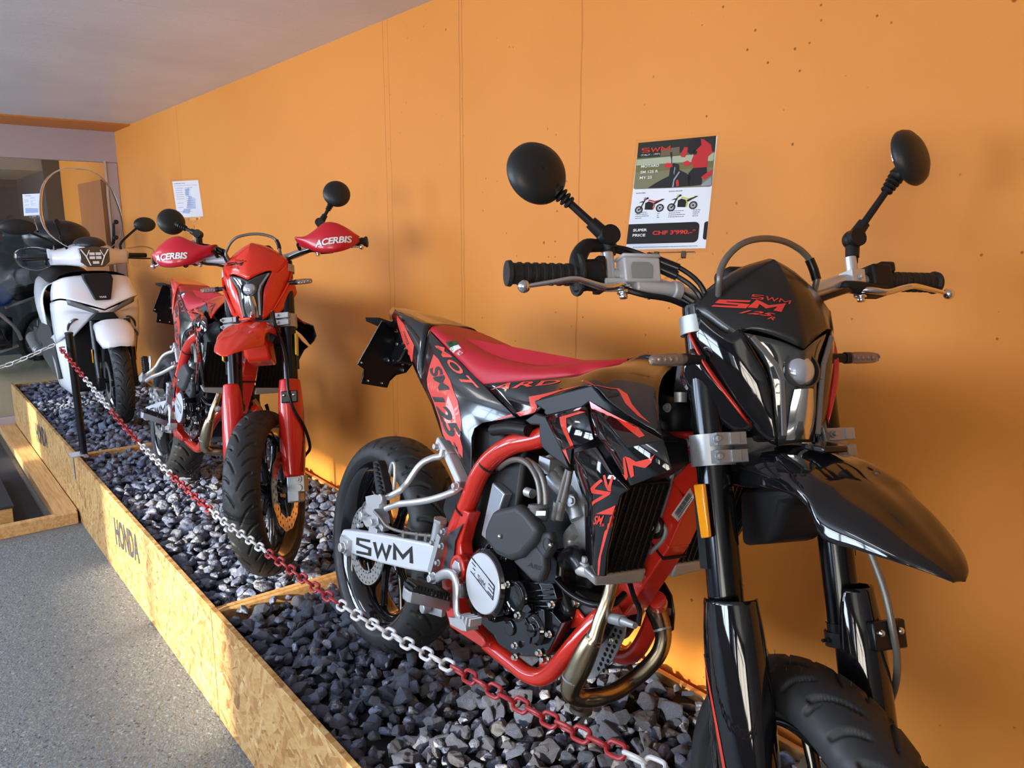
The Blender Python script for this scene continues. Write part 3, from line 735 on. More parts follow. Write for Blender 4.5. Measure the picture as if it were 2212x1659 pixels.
        pl = T('C', [(275, 300), (350, 330), (320, 420), (290, 540), (300, 620), (355, 690), (330, 770), (290, 790), (240, 850), (270, 960), (300, 1030), (440, 1160), (455, 1200), (435, 1230), (220, 1090), (190, 980), (170, 850), (160, 760), (130, 700), (170, 560), (185, 480)], -.151)
        b.prism([V((p.x, p.y*s, p.z)) for p in pl], (0, .032*s, 0))
    ht = S0 = steer_mat(0); top = ht @ V((0, 0, .800)); bot = ht @ V((0, 0, .585)); b.cyl(bot, top, .034, n=24)
    dt = [pb('C', 1400, 930, 0), pb('C', 1520, 740, 0), pb('C', 1690, 480, 0), pb('B', 1640, 1180, 0), V((bot.x-.02, 0, bot.z+.06))]
    for a, c in zip(dt[:-1], dt[1:]): b.beam(a-(c-a)*.05, c, .052, .055, (0, 1, 0))
    for s in (1, -1): b.tube([V((bot.x-.02, .02*s, bot.z+.03)), V((bot.x-.20, .07*s, bot.z-.0)), pb('A', 1420, 850, -.085) if s < 0 else V((pb('A', 1420, 850, -.085).x, .085, pb('A', 1420, 850, -.085).z))], .019, 12, 5)
    b.prism(T('C', [(1015, 1100), (1010, 1040), (1060, 965), (1110, 1030), (1080, 1085)], -.095), (0, .006, 0)); b.prism(T('C', [(805, 1400), (808, 1300), (830, 1280), (850, 1320), (905, 1310), (900, 1380)], -.105), (0, .006, 0))
    piv = pb('C', 296, 695, -.152); b.lathe(piv+V((0, -.012, 0)), (0, 1, 0), [(0, .019), (0, .029), (.02, .029), (.02, .019), (0, .019)], 28)
    fr = b.build('frame', red_paint, root, bev=.003, seg=2)
    b = MB(); b.disc(piv+V((0, -.008, 0)), (0, -1, 0), .018, .006, 6); b.disc(piv+V((0, -.002, 0)), (0, -1, 0), .019, .004, 24); b.build('pivot_bolt', silver, fr, bev=.001)
    b = MB(); b.prism(T('C', [(318, 400), (285, 425), (215, 470), (205, 590), (170, 720), (215, 730), (250, 640), (262, 520), (300, 430)], -.1535), (0, -.003, 0)); b.build('frame_guard', grey_plastic, fr, bev=.001)
    b = MB()
    for z, x, y, dx, dy, w, r in (('A', 985, 1062, 40, -75, -.119, .0235), ('A', 848, 1335, 26, -60, -.133, .0235)):
        c = pb(z, x, y, w); d = pb(z, x+dx, y+dy, w)-c; b.lathe(c-d*.04, d, [(0, r), (0, r+.0015), (.004, r+.0015), (.004, r)], 20)
    c = pb('C', 1650, 560, 0); d = dt[2]-dt[1]; b.beam(c, c+d.normalized()*.004, .056, .059, (0, 1, 0)); b.build('cable_tie', matte_black, fr)
    ql = T('C', [(1690, 345), (1735, 390), (1843, 225), (1815, 165)], -.0275); b = MB(); b.flat(ql); st = b.build('vin_sticker', mat('sticker_white', (.75, .75, .75), .4), fr, smooth=0, solid=.0006, off=1)
    b = MB(); u = ql[3]-ql[0]; v = ql[1]-ql[0]; rb = random.Random(4); t = .12
    while t < .86:
        w = rb.choice((.008, .014, .02)); b.flat([ql[0]+u*t+v*.2+V((0, -.0012, 0)), ql[0]+u*(t+w)+v*.2+V((0, -.0012, 0)), ql[0]+u*(t+w)+v*.68+V((0, -.0012, 0)), ql[0]+u*t+v*.68+V((0, -.0012, 0))]); t += w+rb.choice((.008, .014))
    for k in range(14): b.flat([ql[0]+u*(.12+k*.052)+v*.75+V((0, -.0012, 0)), ql[0]+u*(.15+k*.052)+v*.75+V((0, -.0012, 0)), ql[0]+u*(.15+k*.052)+v*.88+V((0, -.0012, 0)), ql[0]+u*(.12+k*.052)+v*.88+V((0, -.0012, 0))])
    b.build('barcode', black_ink, st, smooth=0, split=False)
    # silver subframe
    b = MB()
    for s in (1, -1):
        for P, w, h in (([(700, 915, -.115), (760, 1010, -.12), (835, 1175, -.128)], .030, .02),):
            K = T('A', P); K = [V((p.x, p.y*s, p.z)) for p in K]
            for a, c in zip(K[:-1], K[1:]): b.beam(a, c, h, w, (0, 1, 0))
    b.build('subframe', silver_paint, root, bev=.004)
    # ---------------- passenger peg bracket
    b = MB()
    b.tube(T('G', [(805, 165, -.135), (790, 205, -.14), (740, 215, -.15), (680, 240, -.165), (640, 275, -.175), (600, 330, -.185), (560, 390, -.195), (510, 440, -.21), (430, 482, -.225)]), .0078, 12, 4)
    b.tube(T('G', [(935, 405, -.145), (905, 425, -.15), (870, 447, -.16), (790, 478, -.175), (690, 505, -.19), (580, 520, -.205), (500, 530, -.215), (420, 558, -.225)]), .0078, 12, 4)
    b.prism(T('G', [(330, 475), (395, 460), (428, 470), (422, 555), (372, 560), (335, 520)], -.222), (0, -.02, 0)); b.disc(pb('G', 385, 495, -.243), (0, -1, 0), .012, .004)
    b.tube(T('G', [(432, 455), (440, 340), (456, 265), (468, 253), (480, 268), (480, 350), (472, 430)], -.212), .0042, 8, 3)
    for x, y, w in ((775, 140, -.13), (905, 405, -.155)): b.bolt(pb('G', x, y, w), (0, -1, 0), .010, .010)
    ft = b.build('passenger_footrest_bracket', silver, root, bev=.0015)
    b = MB(); b.prism(T('G', [(328, 240), (358, 232), (372, 262), (392, 350), (405, 400), (412, 450), (385, 462), (350, 460), (336, 360)], -.236), (0, .022, 0))
    for k in range(7): b.box(pb('G', 352+k*6, 262+k*30, -.238), (.020, .008, .006))
    b.build('passenger_footpeg', matte_black, ft, bev=.003)
    # ---------------- footpeg, brake pedal
    b = MB(); w0 = -.20
    a0 = pb('G', 812, 1165, -.165); a1 = pb('G', 565, 1110, -.285); d = (a1-a0); Z = V((0, 0, 1)); Xf = V((1, 0, 0))
    b.prism([a0+Xf*-.027+Z*.004, a0+Xf*.027+Z*.004, a1+Xf*.020+Z*.004, a1+Xf*.010+d*.04, a1-Xf*.010+d*.04, a1-Xf*.020+Z*.004], Z*-.024)
    for k in range(9):
        c = a0.lerp(a1, .08+.86*k/8)+Xf*(.026-.006*k/8)+Z*.004; b.prism([c+d*.04, c-d*.04, c+Z*.011], Xf*-.004)
    b.tube([a0+Z*-.01, a0-d*.3+Z*-.02], .012); b.beam(a0-d*.25, a0+d*.1, .03, .03); pg = b.build('footpeg', alu, root, bev=.005)
    b = MB(); nt = 11
    for k in range(nt):
        c = a0.lerp(a1, .06+.92*k/nt)+Z*.012; b.box(c, (.052-.001*k, .0065, .016+.003*(k % 2)))
    b.prism([a0+Xf*-.026+Z*.004, a0+Xf*.026+Z*.004, a1+Xf*.020+Z*.004, a1-Xf*.020+Z*.004], Z*.008); b.build('rubber_pad', mat('peg_rubber', (.012, .012, .013), .6), pg, bev=.001)
    b = MB(); b.tube(T('G', [(735, 1085, -.17), (745, 1050, -.175), (790, 1012, -.18), (845, 1000, -.182), (885, 1030, -.184), (893, 1110, -.185), (892, 1200, -.185), (905, 1280, -.186), (950, 1328, -.188)]), [.0105, .0105, .0115, .0115, .012, .0115, .011, .010, .009], 10, 4, .6, (0, 1, 0))
    t0 = pb('G', 930, 1300, -.188); b.prism(T('G', [(925, 1280), (985, 1290), (1015, 1295), (1040, 1340), (1045, 1375), (1010, 1368), (935, 1330)], -.176), (0, -.03, 0))
    for k in range(4): b.box(pb('G', 950+k*24, 1296+k*10, -.190), (.006, .028, .016))
    b.bolt(pb('G', 750, 1030, -.178), (0, -1, 0), .014, .012); b.cyl(pb('G', 735, 1075, -.175), pb('G', 720, 990, -.172), .005); b.build('brake_pedal', silver, root, bev=.0015)
    b = MB(); b.disc(pb('G', 712, 1228, -.17), (0, -1, 0), .012, .02, 12); b.beam(pb('G', 712, 1232, -.165), pb('G', 810, 1262, -.15), .014, .02); b.tube(T('C', [(300, 800), (305, 850), (300, 890)], -.155), .008, 10, 3); b.build('pedal_linkage', alu, root, bev=.001)
    # ---------------- engine
    b = MB(); ep = T('C', [(345, 640), (420, 590), (560, 600), (720, 640), (900, 560), (960, 640), (945, 800), (1010, 990), (960, 1120), (900, 1230), (860, 1290), (700, 1290), (600, 1270), (520, 1180), (400, 1050), (350, 960)], -.115); b.prism(ep, (0, .225, 0))
    eng = b.build('engine', sat_black, root, bev=.012, seg=3)
    b = MB(); b.prism(T('C', [(390, 990), (520, 1010), (640, 1030), (700, 980), (800, 960), (900, 990), (960, 1060), (900, 1200), (860, 1270), (720, 1285), (640, 1270), (545, 1205), (440, 1080)], -.135), (0, .03, 0))
    b.prism(T('C', [(690, 790), (900, 800), (930, 900), (900, 1000), (820, 1020), (720, 960), (660, 900)], -.128), (0, .03, 0))
    for k in range(4): b.prism(T('C', [(720+k*8, 850+k*30), (900, 830+k*38), (905, 842+k*38), (722+k*8, 862+k*30)], -.130), (0, -.006, 0))
    b.build('crankcase_cover', gloss_black, eng, bev=.006, seg=3)
    cc = pb('C', 437, 800, -.166)
    b = MB(); b.disc(V((cc.x, -.118, cc.z)), (0, -1, 0), .071, .047, 48, .12); 
    for k in range(8):
        a = k*.785+.3; b.disc(V((cc.x+math.cos(a)*.072, -.125, cc.z+math.sin(a)*.072)), (0, -1, 0), .010, .022, 14); b.bolt(V((cc.x+math.cos(a)*.073, -.147, cc.z+math.sin(a)*.073)), (0, -1, 0), .0055, .005)
    clu = b.build('clutch_cover', gloss_black, eng)
    b = MB(); b.disc(V((cc.x, -.162, cc.z)), (0, -1, 0), .062, .006, 56, .3); cp = b.build('cover_plate', mat('brushed_plate', (.66, .69, .76), .34, metal=.3), clu)
    yq = -.1688; lc = [V((cc.x+x, yq, cc.z+z)) for x, z in ((-.026, .005), (.026, -.011), (.026, .005), (-.026, .018))]
    put('lettering', strokes(SWM, .22), [lerp(lc[0], lc[1], .18), lerp(lc[0], lc[1], .75), lerp(lc[3], lc[2], .75), lerp(lc[3], lc[2], .18)], black_ink, cp, off=-.0006)
    b = MB()
    for k in range(4):
        for a_, c_ in ((-.05+.006*k, -.028), (.024, .046)): zz = .026-.008*k; sl = -.30; b.flat([V((cc.x+a_, yq, cc.z+zz+sl*a_)), V((cc.x+c_, yq, cc.z+zz+sl*c_)), V((cc.x+c_, yq, cc.z+zz-.002+sl*c_)), V((cc.x+a_, yq, cc.z+zz-.002+sl*a_))])
    for zz in (.027, -.002): b.flat([V((cc.x-.045, yq, cc.z+zz+.0135)), V((cc.x+.046, yq, cc.z+zz-.0138)), V((cc.x+.046, yq, cc.z+zz-.016)), V((cc.x-.045, yq, cc.z+zz+.0115))])
    b.flat([V((cc.x+.044, yq, cc.z+.013)), V((cc.x+.047, yq, cc.z+.012)), V((cc.x+.047, yq, cc.z-.017)), V((cc.x+.044, yq, cc.z-.016))]); b.build('badge_lines', black_ink, cp, smooth=0, split=False)
    b = MB(); c2 = pb('C', 655, 890, -.150); b.disc(V((c2.x, -.12, c2.z)), (0, -1, 0), .031, .030, 36, .2); b.lathe(V((c2.x, -.150, c2.z)), (0, -1, 0), [(0, .031), (.003, .029), (.001, .024), (.001, .001)], 36)
    c3 = pb('C', 765, 1110, -.152); b.disc(V((c3.x, -.12, c3.z)), (0, -1, 0), .030, .032, 36, .2); b.disc(V((c3.x, -.150, c3.z)), (0, -1, 0), .013, .006, 30)
    for k in range(3): a = k*2.09+.5; b.beam(V((c3.x, -.153, c3.z)), V((c3.x+math.cos(a)*.027, -.153, c3.z+math.sin(a)*.027)), .004, .004)
    c4 = pb('C', 612, 1095, -.140); b.disc(V((c4.x, -.13, c4.z)), (0, -1, 0), .016, .010, 24); b.prism(T('C', [(810, 980), (845, 975), (850, 1150), (812, 1130)], -.145), (0, .03, 0)); b.prism(T('C', [(700, 950), (735, 940), (760, 975), (735, 1000), (700, 985)], -.15), (0, .02, 0))
    b.build('oil_filter_cover', gloss_black, eng, bev=.002)
    b = MB()
    for x, y, w in ((610, 805, -.155), (680, 1010, -.152), (905, 938, -.138), (885, 1135, -.138), (820, 1258, -.138), (660, 1288, -.138), (660, 1210, -.14), (955, 1075, -.12)): b.bolt(pb('C', x, y, w), (0, -1, 0), .0072, .007)
    b.bolt(pb('C', 1008, 1028, -.10), (0, -1, 0), .013, .010); b.bolt(pb('C', 1062, 925, -.09), (0, -1, 0), .010, .008); b.bolt(pb('C', 868, 1298, -.11), (0, -1, 0), .009, .012)
    b.build('engine_bolt', bolt_m, eng)
    b = MB(); b.prism(T('C', [(930, 790), (1050, 850), (1150, 930), (1200, 980), (1120, 1010), (1020, 1120), (975, 1130), (960, 1000)], -.085), (0, .15, 0)); b.build('engine_mount', mat('engine_grey', (.10, .10, .11), .45, metal=.5), eng, bev=.005)
    # cylinder, head
    b = MB(); b.prism(T('C', [(700, 640), (690, 420), (900, 60), (1120, 120), (1150, 700), (1150, 860), (960, 820)], -.075), (0, .15, 0)); b.build('cylinder', sat_black, eng, bev=.01)
    b = MB(); b.prism(T('C', [(985, 60), (1060, 50), (1110, 200), (1118, 620), (1150, 640), (1110, 680), (1045, 640), (1010, 560), (1050, 480), (1010, 350), (950, 260)], -.10), (0, .06, 0))
    b.tube(T('C', [(900, 90, -.10), (950, 150, -.10), (1010, 200, -.10), (1050, 290, -.10), (1075, 370, -.10)]), .017, 14, 3); b.tube(T('C', [(1060, 440, -.10), (1020, 490, -.10), (1030, 560, -.10), (1090, 610, -.10)]), .014, 14, 3)
    b.disc(pb('C', 1036, 250, -.118), (0, -1, 0), .012, .008); b.bolt(pb('C', 1036, 250, -.126), (0, -1, 0), .009, .005); b.prism(T('C', [(1005, 560), (1040, 540), (1060, 600), (1020, 620)], -.115), (0, .02, 0))
    b.cyl(pb('B', 620, 965, -.09), pb('B', 690, 1110, -.09), .017); b.cyl(pb('B', 690, 1110, -.09), pb('B', 740, 1180, -.09), .020); b.box(pb('B', 650, 1010, -.09), (.035, .05, .03)); b.build('cylinder_head', alu, eng, bev=.005, seg=3)
    # grey sprocket/injection covers
    b = MB(); b.prism(T('C', [(545, 380), (580, 310), (735, 272), (800, 320), (885, 430), (860, 520), (770, 620), (690, 640), (600, 600), (520, 500), (525, 440)], -.155), (0, -.030, 0)); cv = b.build('ignition_cover', grey_plastic, eng, bev=.012, seg=4)
    b = MB(); b.prism(T('C', [(690, 645), (790, 560), (850, 540), (900, 600), (905, 700), (875, 785), (820, 775)], -.150), (0, -.022, 0)); b.prism(T('C', [(800, 545), (880, 450), (945, 455), (950, 560), (905, 640), (850, 560)], -.148), (0, -.022, 0)); ab = b.build('side_cover', grey_plastic, eng, bev=.007, seg=3)
    put('lettering', text_mesh('ABS', .02), T('C', [(735, 685), (820, 715), (832, 690), (745, 655)], -.1722), matte_black, ab, off=.0004)
    b = MB(); b.lathe(pb('C', 868, 543, -.1698), (0, -1, 0), [(0, .0001), (0, .012), (.0012, .012)], 24); b.build('cover_recess', dark_cavity, ab); b = MB(); b.sphere(pb('C', 890, 545, -.172), .0045); b.sphere(pb('C', 553, 487, -.187), .0048); b.build('screw', bolt_m, ab)
    b = MB(); k0, k1 = pb('C', 812, 385, -.15), pb('C', 812, 275, -.15); b.lathe(k0, k1-k0, [(0, .015), (.01, .019), ((k1-k0).length-.006, .019), ((k1-k0).length-.006, .022), ((k1-k0).length, .020), ((k1-k0).length, .001)], 28); sn = b.build('canister', mat('grey_solenoid', (.13, .13, .135), .5), root); 
    b = MB(); ql = T('C', [(790, 350), (855, 350), (858, 318), (795, 318)], -.172); b.flat(ql); b.build('sticker', mat('sticker_white'), sn, smooth=0, solid=.0004)
    # hoses and cables around the cylinder
    b = MB(); b.tube(T('B', [(555, 1290, -.14), (548, 1180, -.14), (525, 1090, -.14), (470, 1005, -.135), (400, 972, -.13), (330, 985, -.12), (250, 1040, -.10)]), .0062, 10, 4); b.tube(T('B', [(597, 1300, -.14), (592, 1190, -.14), (565, 1080, -.14), (520, 1015, -.13), (460, 975, -.12)]), .0062, 10, 4)
    b.tube(T('B', [(655, 1370, -.13), (690, 1270, -.13), (720, 1150, -.13), (755, 1040, -.13)]), .0058, 10, 4); b.tube(T('B', [(690, 1375, -.13), (720, 1270, -.13), (750, 1150, -.13), (770, 1050, -.13)]), .0058, 10, 4)
    for x, y in ((651, 1400), (688, 1400)): c = pb('B', x, y, -.13); b.cyl(c, c+V((.004, 0, .035)), .008)
    b.build('fuel_hose', hose, root)
    b = MB(); b.tube(T('C', [(930, 775, -.12), (1000, 850, -.12), (1090, 910, -.12), (1200, 945, -.11), (1310, 930, -.09), (1380, 870, -.06)]), .0065, 10, 4); b.tube(T('C', [(1000, 650, -.11), (1040, 620, -.115), (1080, 640, -.12), (1110, 690, -.12)]), .021, 16, 4)
    b.tube(T('C', [(1410, 780, -.05), (1440, 880, -.06), (1480, 980, -.07), (1470, 1080, -.08)]), .005, 8, 3); b.build('coolant_hose', sat_black, root)
    b = MB(); b.cyl(pb('C', 1085, 700, -.125), pb('C', 1150, 720, -.125), .013); b.bolt(pb('C', 1110, 672, -.13), (0, 0, 1), .008, .01); b.cyl(pb('C', 730, 190, -.09), pb('C', 770, 205, -.09), .010); b.build('hose_clamp', silver, root)
    # silver expansion box, spring
    b = MB(); b.prism(T('C', [(500, 128), (583, 205), (472, 522), (425, 480)], -.12), (0, .05, 0)); b.build('coolant_reservoir', mat('reservoir_silver', (.50, .55, .62), .25, metal=.7), root, bev=.003)
    b = MB(); b.cyl(pb('C', 600, 30, -.05), pb('C', 575, 110, -.05), .022); b.build('fitting', brass, root)
    b = MB(); K = []; c0 = V((pb('C', 390, 560, -.04).x, -.035, pb('C', 390, 600, -.04).z)); c1 = V((c0.x+.06, -.01, c0.z+.26))
    for i in range(8*16+1):
        t = i/(8*16); a = t*8*2*math.pi; c = c0.lerp(c1, t); K.append(c+V((math.cos(a)*.032, math.sin(a)*.032, 0)))
    b.tube(K, .0062, 8); b.cyl(c0, c1, .018); b.build('shock_absorber', gloss_black, root)
    b = MB(); b.box((.60, 0, .62), (.20, .20, .30)); b.box((.5, 0, .76), (.34, .17, .10)); b.prism(T('A', [(700, 905), (1150, 800), (1120, 900), (960, 960), (900, 1100), (850, 1200), (800, 1120)], -.085), (0, .17, 0)); b.prism(T('A', [(560, 560), (440, 280), (640, 300), (960, 620), (1100, 760), (900, 880), (730, 890)], -.06), (0, .12, 0)); b.build('airbox', matte_black, root, bev=.01)
    # ---------------- exhaust header
    b = MB()
    b.tube(T('C', [(1320, 700, -.085), (1290, 830, -.095), (1262, 930, -.105), (1215, 1050, -.115), (1185, 1150, -.12), (1165, 1180, -.122), (1120, 1270, -.125), (1080, 1360, -.128), (1045, 1430, -.13), (1025, 1500, -.128), (1045, 1545, -.12), (1100, 1562, -.10), (1200, 1555, -.07), (1310, 1520, -.03), (1420, 1450, .01), (1530, 1360, .04), (1610, 1260, .06), (1637, 1160, .07), (1622, 1070, .078), (1590, 980, .082), (1550, 880, .08), (1500, 760, .06)]),
           [.0125, .0125, .0125, .0125, .0135, .0170, .0205, .0215, .0210, .0195, .0172, .0170, .0168, .0165, .0162, .0160, .0158, .0158, .0185, .0205, .0190, .0145], 20, 5)
    ex = b.build('exhaust_pipe', steel, root, smooth=60)
    b = MB()
    for x, y, w, x2, y2, r in ((1185, 1150, -.12, 1165, 1180, .0150), (1045, 1418, -.13, 1030, 1470, .0220), (1633, 1110, .072, 1622, 1070, .0178)): c = pb('C', x, y, w); d = pb('C', x2, y2, w)-c; b.lathe(c, d, [(0, r-.003), (0, r), (.004, r), (.004, r-.003)], 28)
    c = pb('C', 1290, 1030, -.10); b.cyl(c, pb('C', 1370, 1050, -.11), .010); b.cyl(pb('C', 1370, 1050, -.11), pb('C', 1450, 1080, -.115), .0075, .0055); b.build('oxygen_sensor', alu, ex)
    # exhaust can on the left side of the tail is hidden; heat shield beside the pipe
    b = MB(); b.prism(T('C', [(1560, 790), (1640, 790), (1690, 880), (1708, 1000), (1700, 1110), (1675, 1125), (1650, 1040), (1630, 900)], .12), (0, .004, 0)); b.build('heat_shield', mat('brown_shield', (.03, .015, .008), .25, coat=.4), root, bev=.001)
    b = MB(); b.prism(T('C', [(1660, 960), (1690, 965), (1688, 1010), (1658, 1015)], .1185), (0, -.002, 0)); b.build('shield_clip', silver, root)
    # bash plate
    b = MB(); P = T('C', [(1270, 1080), (1390, 1050), (1380, 1150), (1300, 1310), (1190, 1420), (1120, 1440), (1180, 1300), (1230, 1180)], .03); b.prism(P, (0, .004, 0)); sk = b.build('bash_plate', alu, root, bev=.001)
    b = MB()
    for i in range(9):
        for k in range(2):
            x = 1320-i*14+k*34; y = 1110+i*32+k*12; b.disc(pb('C', x, y, .0298), (0, -1, 0), .0042, .0006, 10)
    b.build('plate_hole', dark_cavity, sk); b = MB(); b.bolt(pb('C', 1290, 1175, .029), (0, -1, 0), .008, .006); b.build('plate_screw', bolt_m, sk)
    # ---------------- radiators
    A_ = pb('C', 1200, 745, -.155); B_ = pb('C', 1385, 140, -.155); upv = (B_-A_); nrm = V((upv.z, 0, -upv.x)).normalized()
    for s in (1, -1):
        b = MB(); y1, y2 = -.158*s, -.045*s
        P0 = V((A_.x, y1, A_.z)); b.prism([P0, P0+upv, V((P0.x, y2, P0.z))+upv, V((P0.x, y2, P0.z))], nrm*-.024)
        rd = b.build('radiator', matte_black, root, bev=.002)
        b = MB()
        for k in range(8):
            f = (k+.5)/8; y = y1+(y2-y1)*f; p = V((A_.x, y, A_.z)); b.beam(p+nrm*.002+upv*.02, p+upv*.98+nrm*.002, .006, .003, (0, 1, 0))
        for k in range(26): f = (k+.5)/26; p = V((A_.x, (y1+y2)/2, A_.z))+upv*f; b.beam(p+V((0, -.052, 0)), p+V((0, .052, 0)), .0012, .0016, nrm)
        b.build('cooling_fins', sat_black, rd, split=False)
        b = MB(); P0 = V((A_.x, -.166*s, A_.z))+nrm*.004; dn = -upv.normalized(); P1 = V((A_.x, -.038*s, A_.z))+nrm*.004
        b.prism([P0, P1, P1+dn*.030, P0+dn*.020+V((0, .01*s, 0))], nrm*-.034); b.build('radiator_tank', mat('tank_grey', (.42, .43, .44), .45, metal=.4), rd, bev=.005, seg=3)
    b = MB()
    b.tube(T('B', [(1420, 860, -.03), (1500, 1000, -.03), (1490, 1120, -.03), (1440, 1300, -.03), (1410, 1400, -.03), (1455, 1470, -.03), (1430, 1550, -.03), (1340, 1640, -.03)]), .0042, 8, 3); b.bolt(pb('B', 1385, 1450, -.04), (0, -1, 0), .012, .01); b.build('radiator_bracket', alu, root)
    b = MB(); b.disc(pb('B', 1385, 1450, -.03), (0, -1, 0), .022, .008); b.box(V((bot.x-.05, -.02, bot.z+.10)), (.10, .09, .12)); b.box(V((bot.x-.10, 0, bot.z+.12)), (.12, .10, .07)); b.tube([V((bot.x-.10, -.04, bot.z+.17)), V((bot.x-.04, -.06, bot.z+.10)), V((bot.x-.08, -.05, bot.z-.02))], .012, 10, 3); b.build('wiring_box', matte_black, root, bev=.006)
    b = MB(); b.cyl(pb('B', 1560, 560, -.06), pb('B', 1560, 490, -.06), .011); b.bolt(pb('B', 1470, 600, -.08), (0, -1, 0), .008, .006); b.bolt(pb('B', 1605, 855, -.07), (0, -1, 0), .008, .008); b.build('ignition_fitting', alu, root)
    # ---------------- seat
    bt = T('A', [(632, 246, -.055), (705, 335, -.082), (822, 455, -.098), (948, 578, -.108), (1085, 566, -.104), (1300, 545, -.094), (1455, 524, -.082)])+T('B', [(860, 352, -.066), (1010, 310, -.048), (1185, 272, -.012)])
    tp = T('A', [(642, 230, .0), (762, 232, .01), (930, 302, .015), (1080, 370, .015), (1235, 430, .01), (1400, 466, .01), (1525, 463, .01)])+T('B', [(930, 266, .01), (1075, 261, .01), (1195, 265, 0)])
    rows = []
    for p, q in zip(bt, tp):
        zc = max(q.z, p.z+.006); m = V((q.x, 0, zc)); a = V((p.x, p.y, p.z)); w = abs(p.y)
        rows.append([V((a.x, -w*.9, a.z-.012)), a, V((lerp(a, m, .35).x, -w*.99, a.z+(m.z-a.z)*.45)), V((lerp(a, m, .7).x, -w*.80, a.z+(m.z-a.z)*.84)), V((m.x, -w*.4, a.z+(m.z-a.z)*.985)), m])
    rows = [r+[V((v.x, -v.y, v.z)) for v in reversed(r[:-1])] for r in rows]
    b = MB(); b.grid(rows, 4, 4); n0 = 0; b.f.append(tuple(range(len(rows[0])*4-3))) ; b.mi.append(0); seat = b.build('seat', seat_red, root, smooth=60)
    st_b = bvh(seat)
    for txs, cl, x0 in (('BREMBO', 0, 0),): pass
    bd = T('A', [(755, 395), (800, 420), (835, 382), (775, 325)], -.10)
    for nm, qd, mm in (('label_green', [(709, 322), (750, 300), (775, 335), (740, 365)], mat('label_green', (.02, .09, .03), .4)), ('label_white', [(738, 366), (776, 334), (802, 358), (768, 392)], white_ink), ('label_red', [(768, 392), (802, 358), (835, 380), (800, 418)], mat('label_red', (.5, .03, .03), .4))):
        put(nm, ([(0, 0), (1, 0), (1, 1), (0, 1)], [(0, 1, 2, 3)]), T('A', qd, -.10), mm, seat, st_b, (0, 1, -.25), .0012, cuts=2)
    for txt, qd in (('DELLE', [(722, 330), (745, 358), (758, 345), (735, 314)]), ('VALLE', [(790, 400), (815, 410), (828, 392), (800, 372)]), ('ITALIA', [(742, 364), (762, 385), (774, 372), (755, 350)])):
        put('label_text', text_mesh(txt, .02), T('A', qd, -.10), black_ink if txt != 'VALLE' else white_ink, seat, st_b, (0, 1, -.25), .0016)
    # ---------------- tail, side panels, tank cover
    lo = T('A', [(392, 190, -.035), (440, 262, -.065), (500, 395, -.085), (580, 578, -.105)]); up = T('A', [(405, 125, -.035), (470, 160, -.06), (545, 195, -.07), (625, 240, -.075)]); tpp = T('A', [(412, 122, 0), (525, 142, .0), (640, 190, .0), (742, 232, .0)])
    rows = []
    for a, c, e in zip(lo, up, tpp):
        r = [a, lerp(a, c, .5)+V((0, -.006, 0)), c, lerp(c, e, .5)+V((0, 0, .002)), V((e.x, 0, e.z))]; rows.append(r+[V((v.x, -v.y, v.z)) for v in reversed(r[:-1])])
    b = MB(); b.grid(rows, 4, 3); tail = b.build('tail_cover', body, root, smooth=30, solid=.004)
    tb = bvh(tail)
    def dec(name, z, pts, w, m, par, tg, cuts=2, dr=(0, 1, 0)):
        P = T(z, pts, w); c = sum(P, V())/len(P); ex = [p for p in P]; x0 = min(p.x for p in P); x1 = max(p.x for p in P); z0 = min(p.z for p in P); z1 = max(p.z for p in P); y = min(p.y for p in P)
        put(name, ([((p.x-x0)/(x1-x0), (p.z-z0)/(z1-z0)) for p in P], [tuple(range(len(P)))]), [V((x0, y, z0)), V((x1, y, z0)), V((x1, y, z1)), V((x0, y, z1))], m, par, tg, dr, .0008, cuts=cuts)
    tailink = ink
    dec('red_graphic' if not red else 'black_graphic', 'A', [(415, 165), (482, 218), (578, 350), (572, 500), (520, 395), (450, 250)], -.07, tailink, tail, tb, 3)
    put('lettering', text_mesh('HANDLE', .01), T('A', [(470, 268), (508, 350), (522, 342), (482, 262)], -.08), black_ink, tail, tb, (0, 1, 0), .0016)
    b = MB(); sp = T('A', [(628, 262, -.078), (583, 400, -.092), (582, 578, -.106), (640, 700, -.112), (705, 892, -.125), (780, 962, -.128), (876, 1132, -.134), (880, 900, -.128), (898, 846, -.125), (944, 812, -.122), (1145, 778, -.116), (1045, 680, -.114), (948, 583, -.112), (820, 460, -.104), (700, 338, -.088)])
    ctr = T('A', [(740, 640, -.120)])[0]; o = len(b.v); b.v += sp+[ctr]; n = len(sp); b.f += [(o+i, o+(i+1) % n, o+n) for i in range(n)]; b.mi += [0]*n; 
    b.mirror(); side = b.build('side_panel', mat('panel_black', (.012, .012, .014), .17, coat=.3), root, smooth=50, solid=.004, bev=.001); sb = bvh(side)
    dec('red_graphic', 'A', [(602, 398), (640, 430), (740, 560), (800, 680), (833, 800), (830, 900), (850, 960), (858, 1083), (800, 1005), (722, 880), (690, 790), (600, 605), (586, 550), (592, 470)], -.12, red_decal, side, sb, 4)
    for tx, qd in (('SM', [(592, 490), (690, 632), (748, 612), (650, 455)]), ('125', [(632, 655), (762, 912), (842, 880), (700, 640)]), ('R', [(765, 940), (795, 985), (822, 965), (785, 915)])):
        put('lettering', text_mesh(tx, .035, .15, .95), T('A', qd, -.12), black_ink, side, sb, (0, 1, 0), .0016)
    put('lettering', text_mesh('MOT', .02, .2, 1.1), T('A', [(618, 348), (868, 612), (938, 602), (655, 332)], -.11), red_decal, side, sb, (0, 1, 0), .0010, cuts=1)
    dec('red_graphic', 'B', [(212, 694), (350, 660), (340, 645), (270, 668)], -.12, red_decal, side, sb)
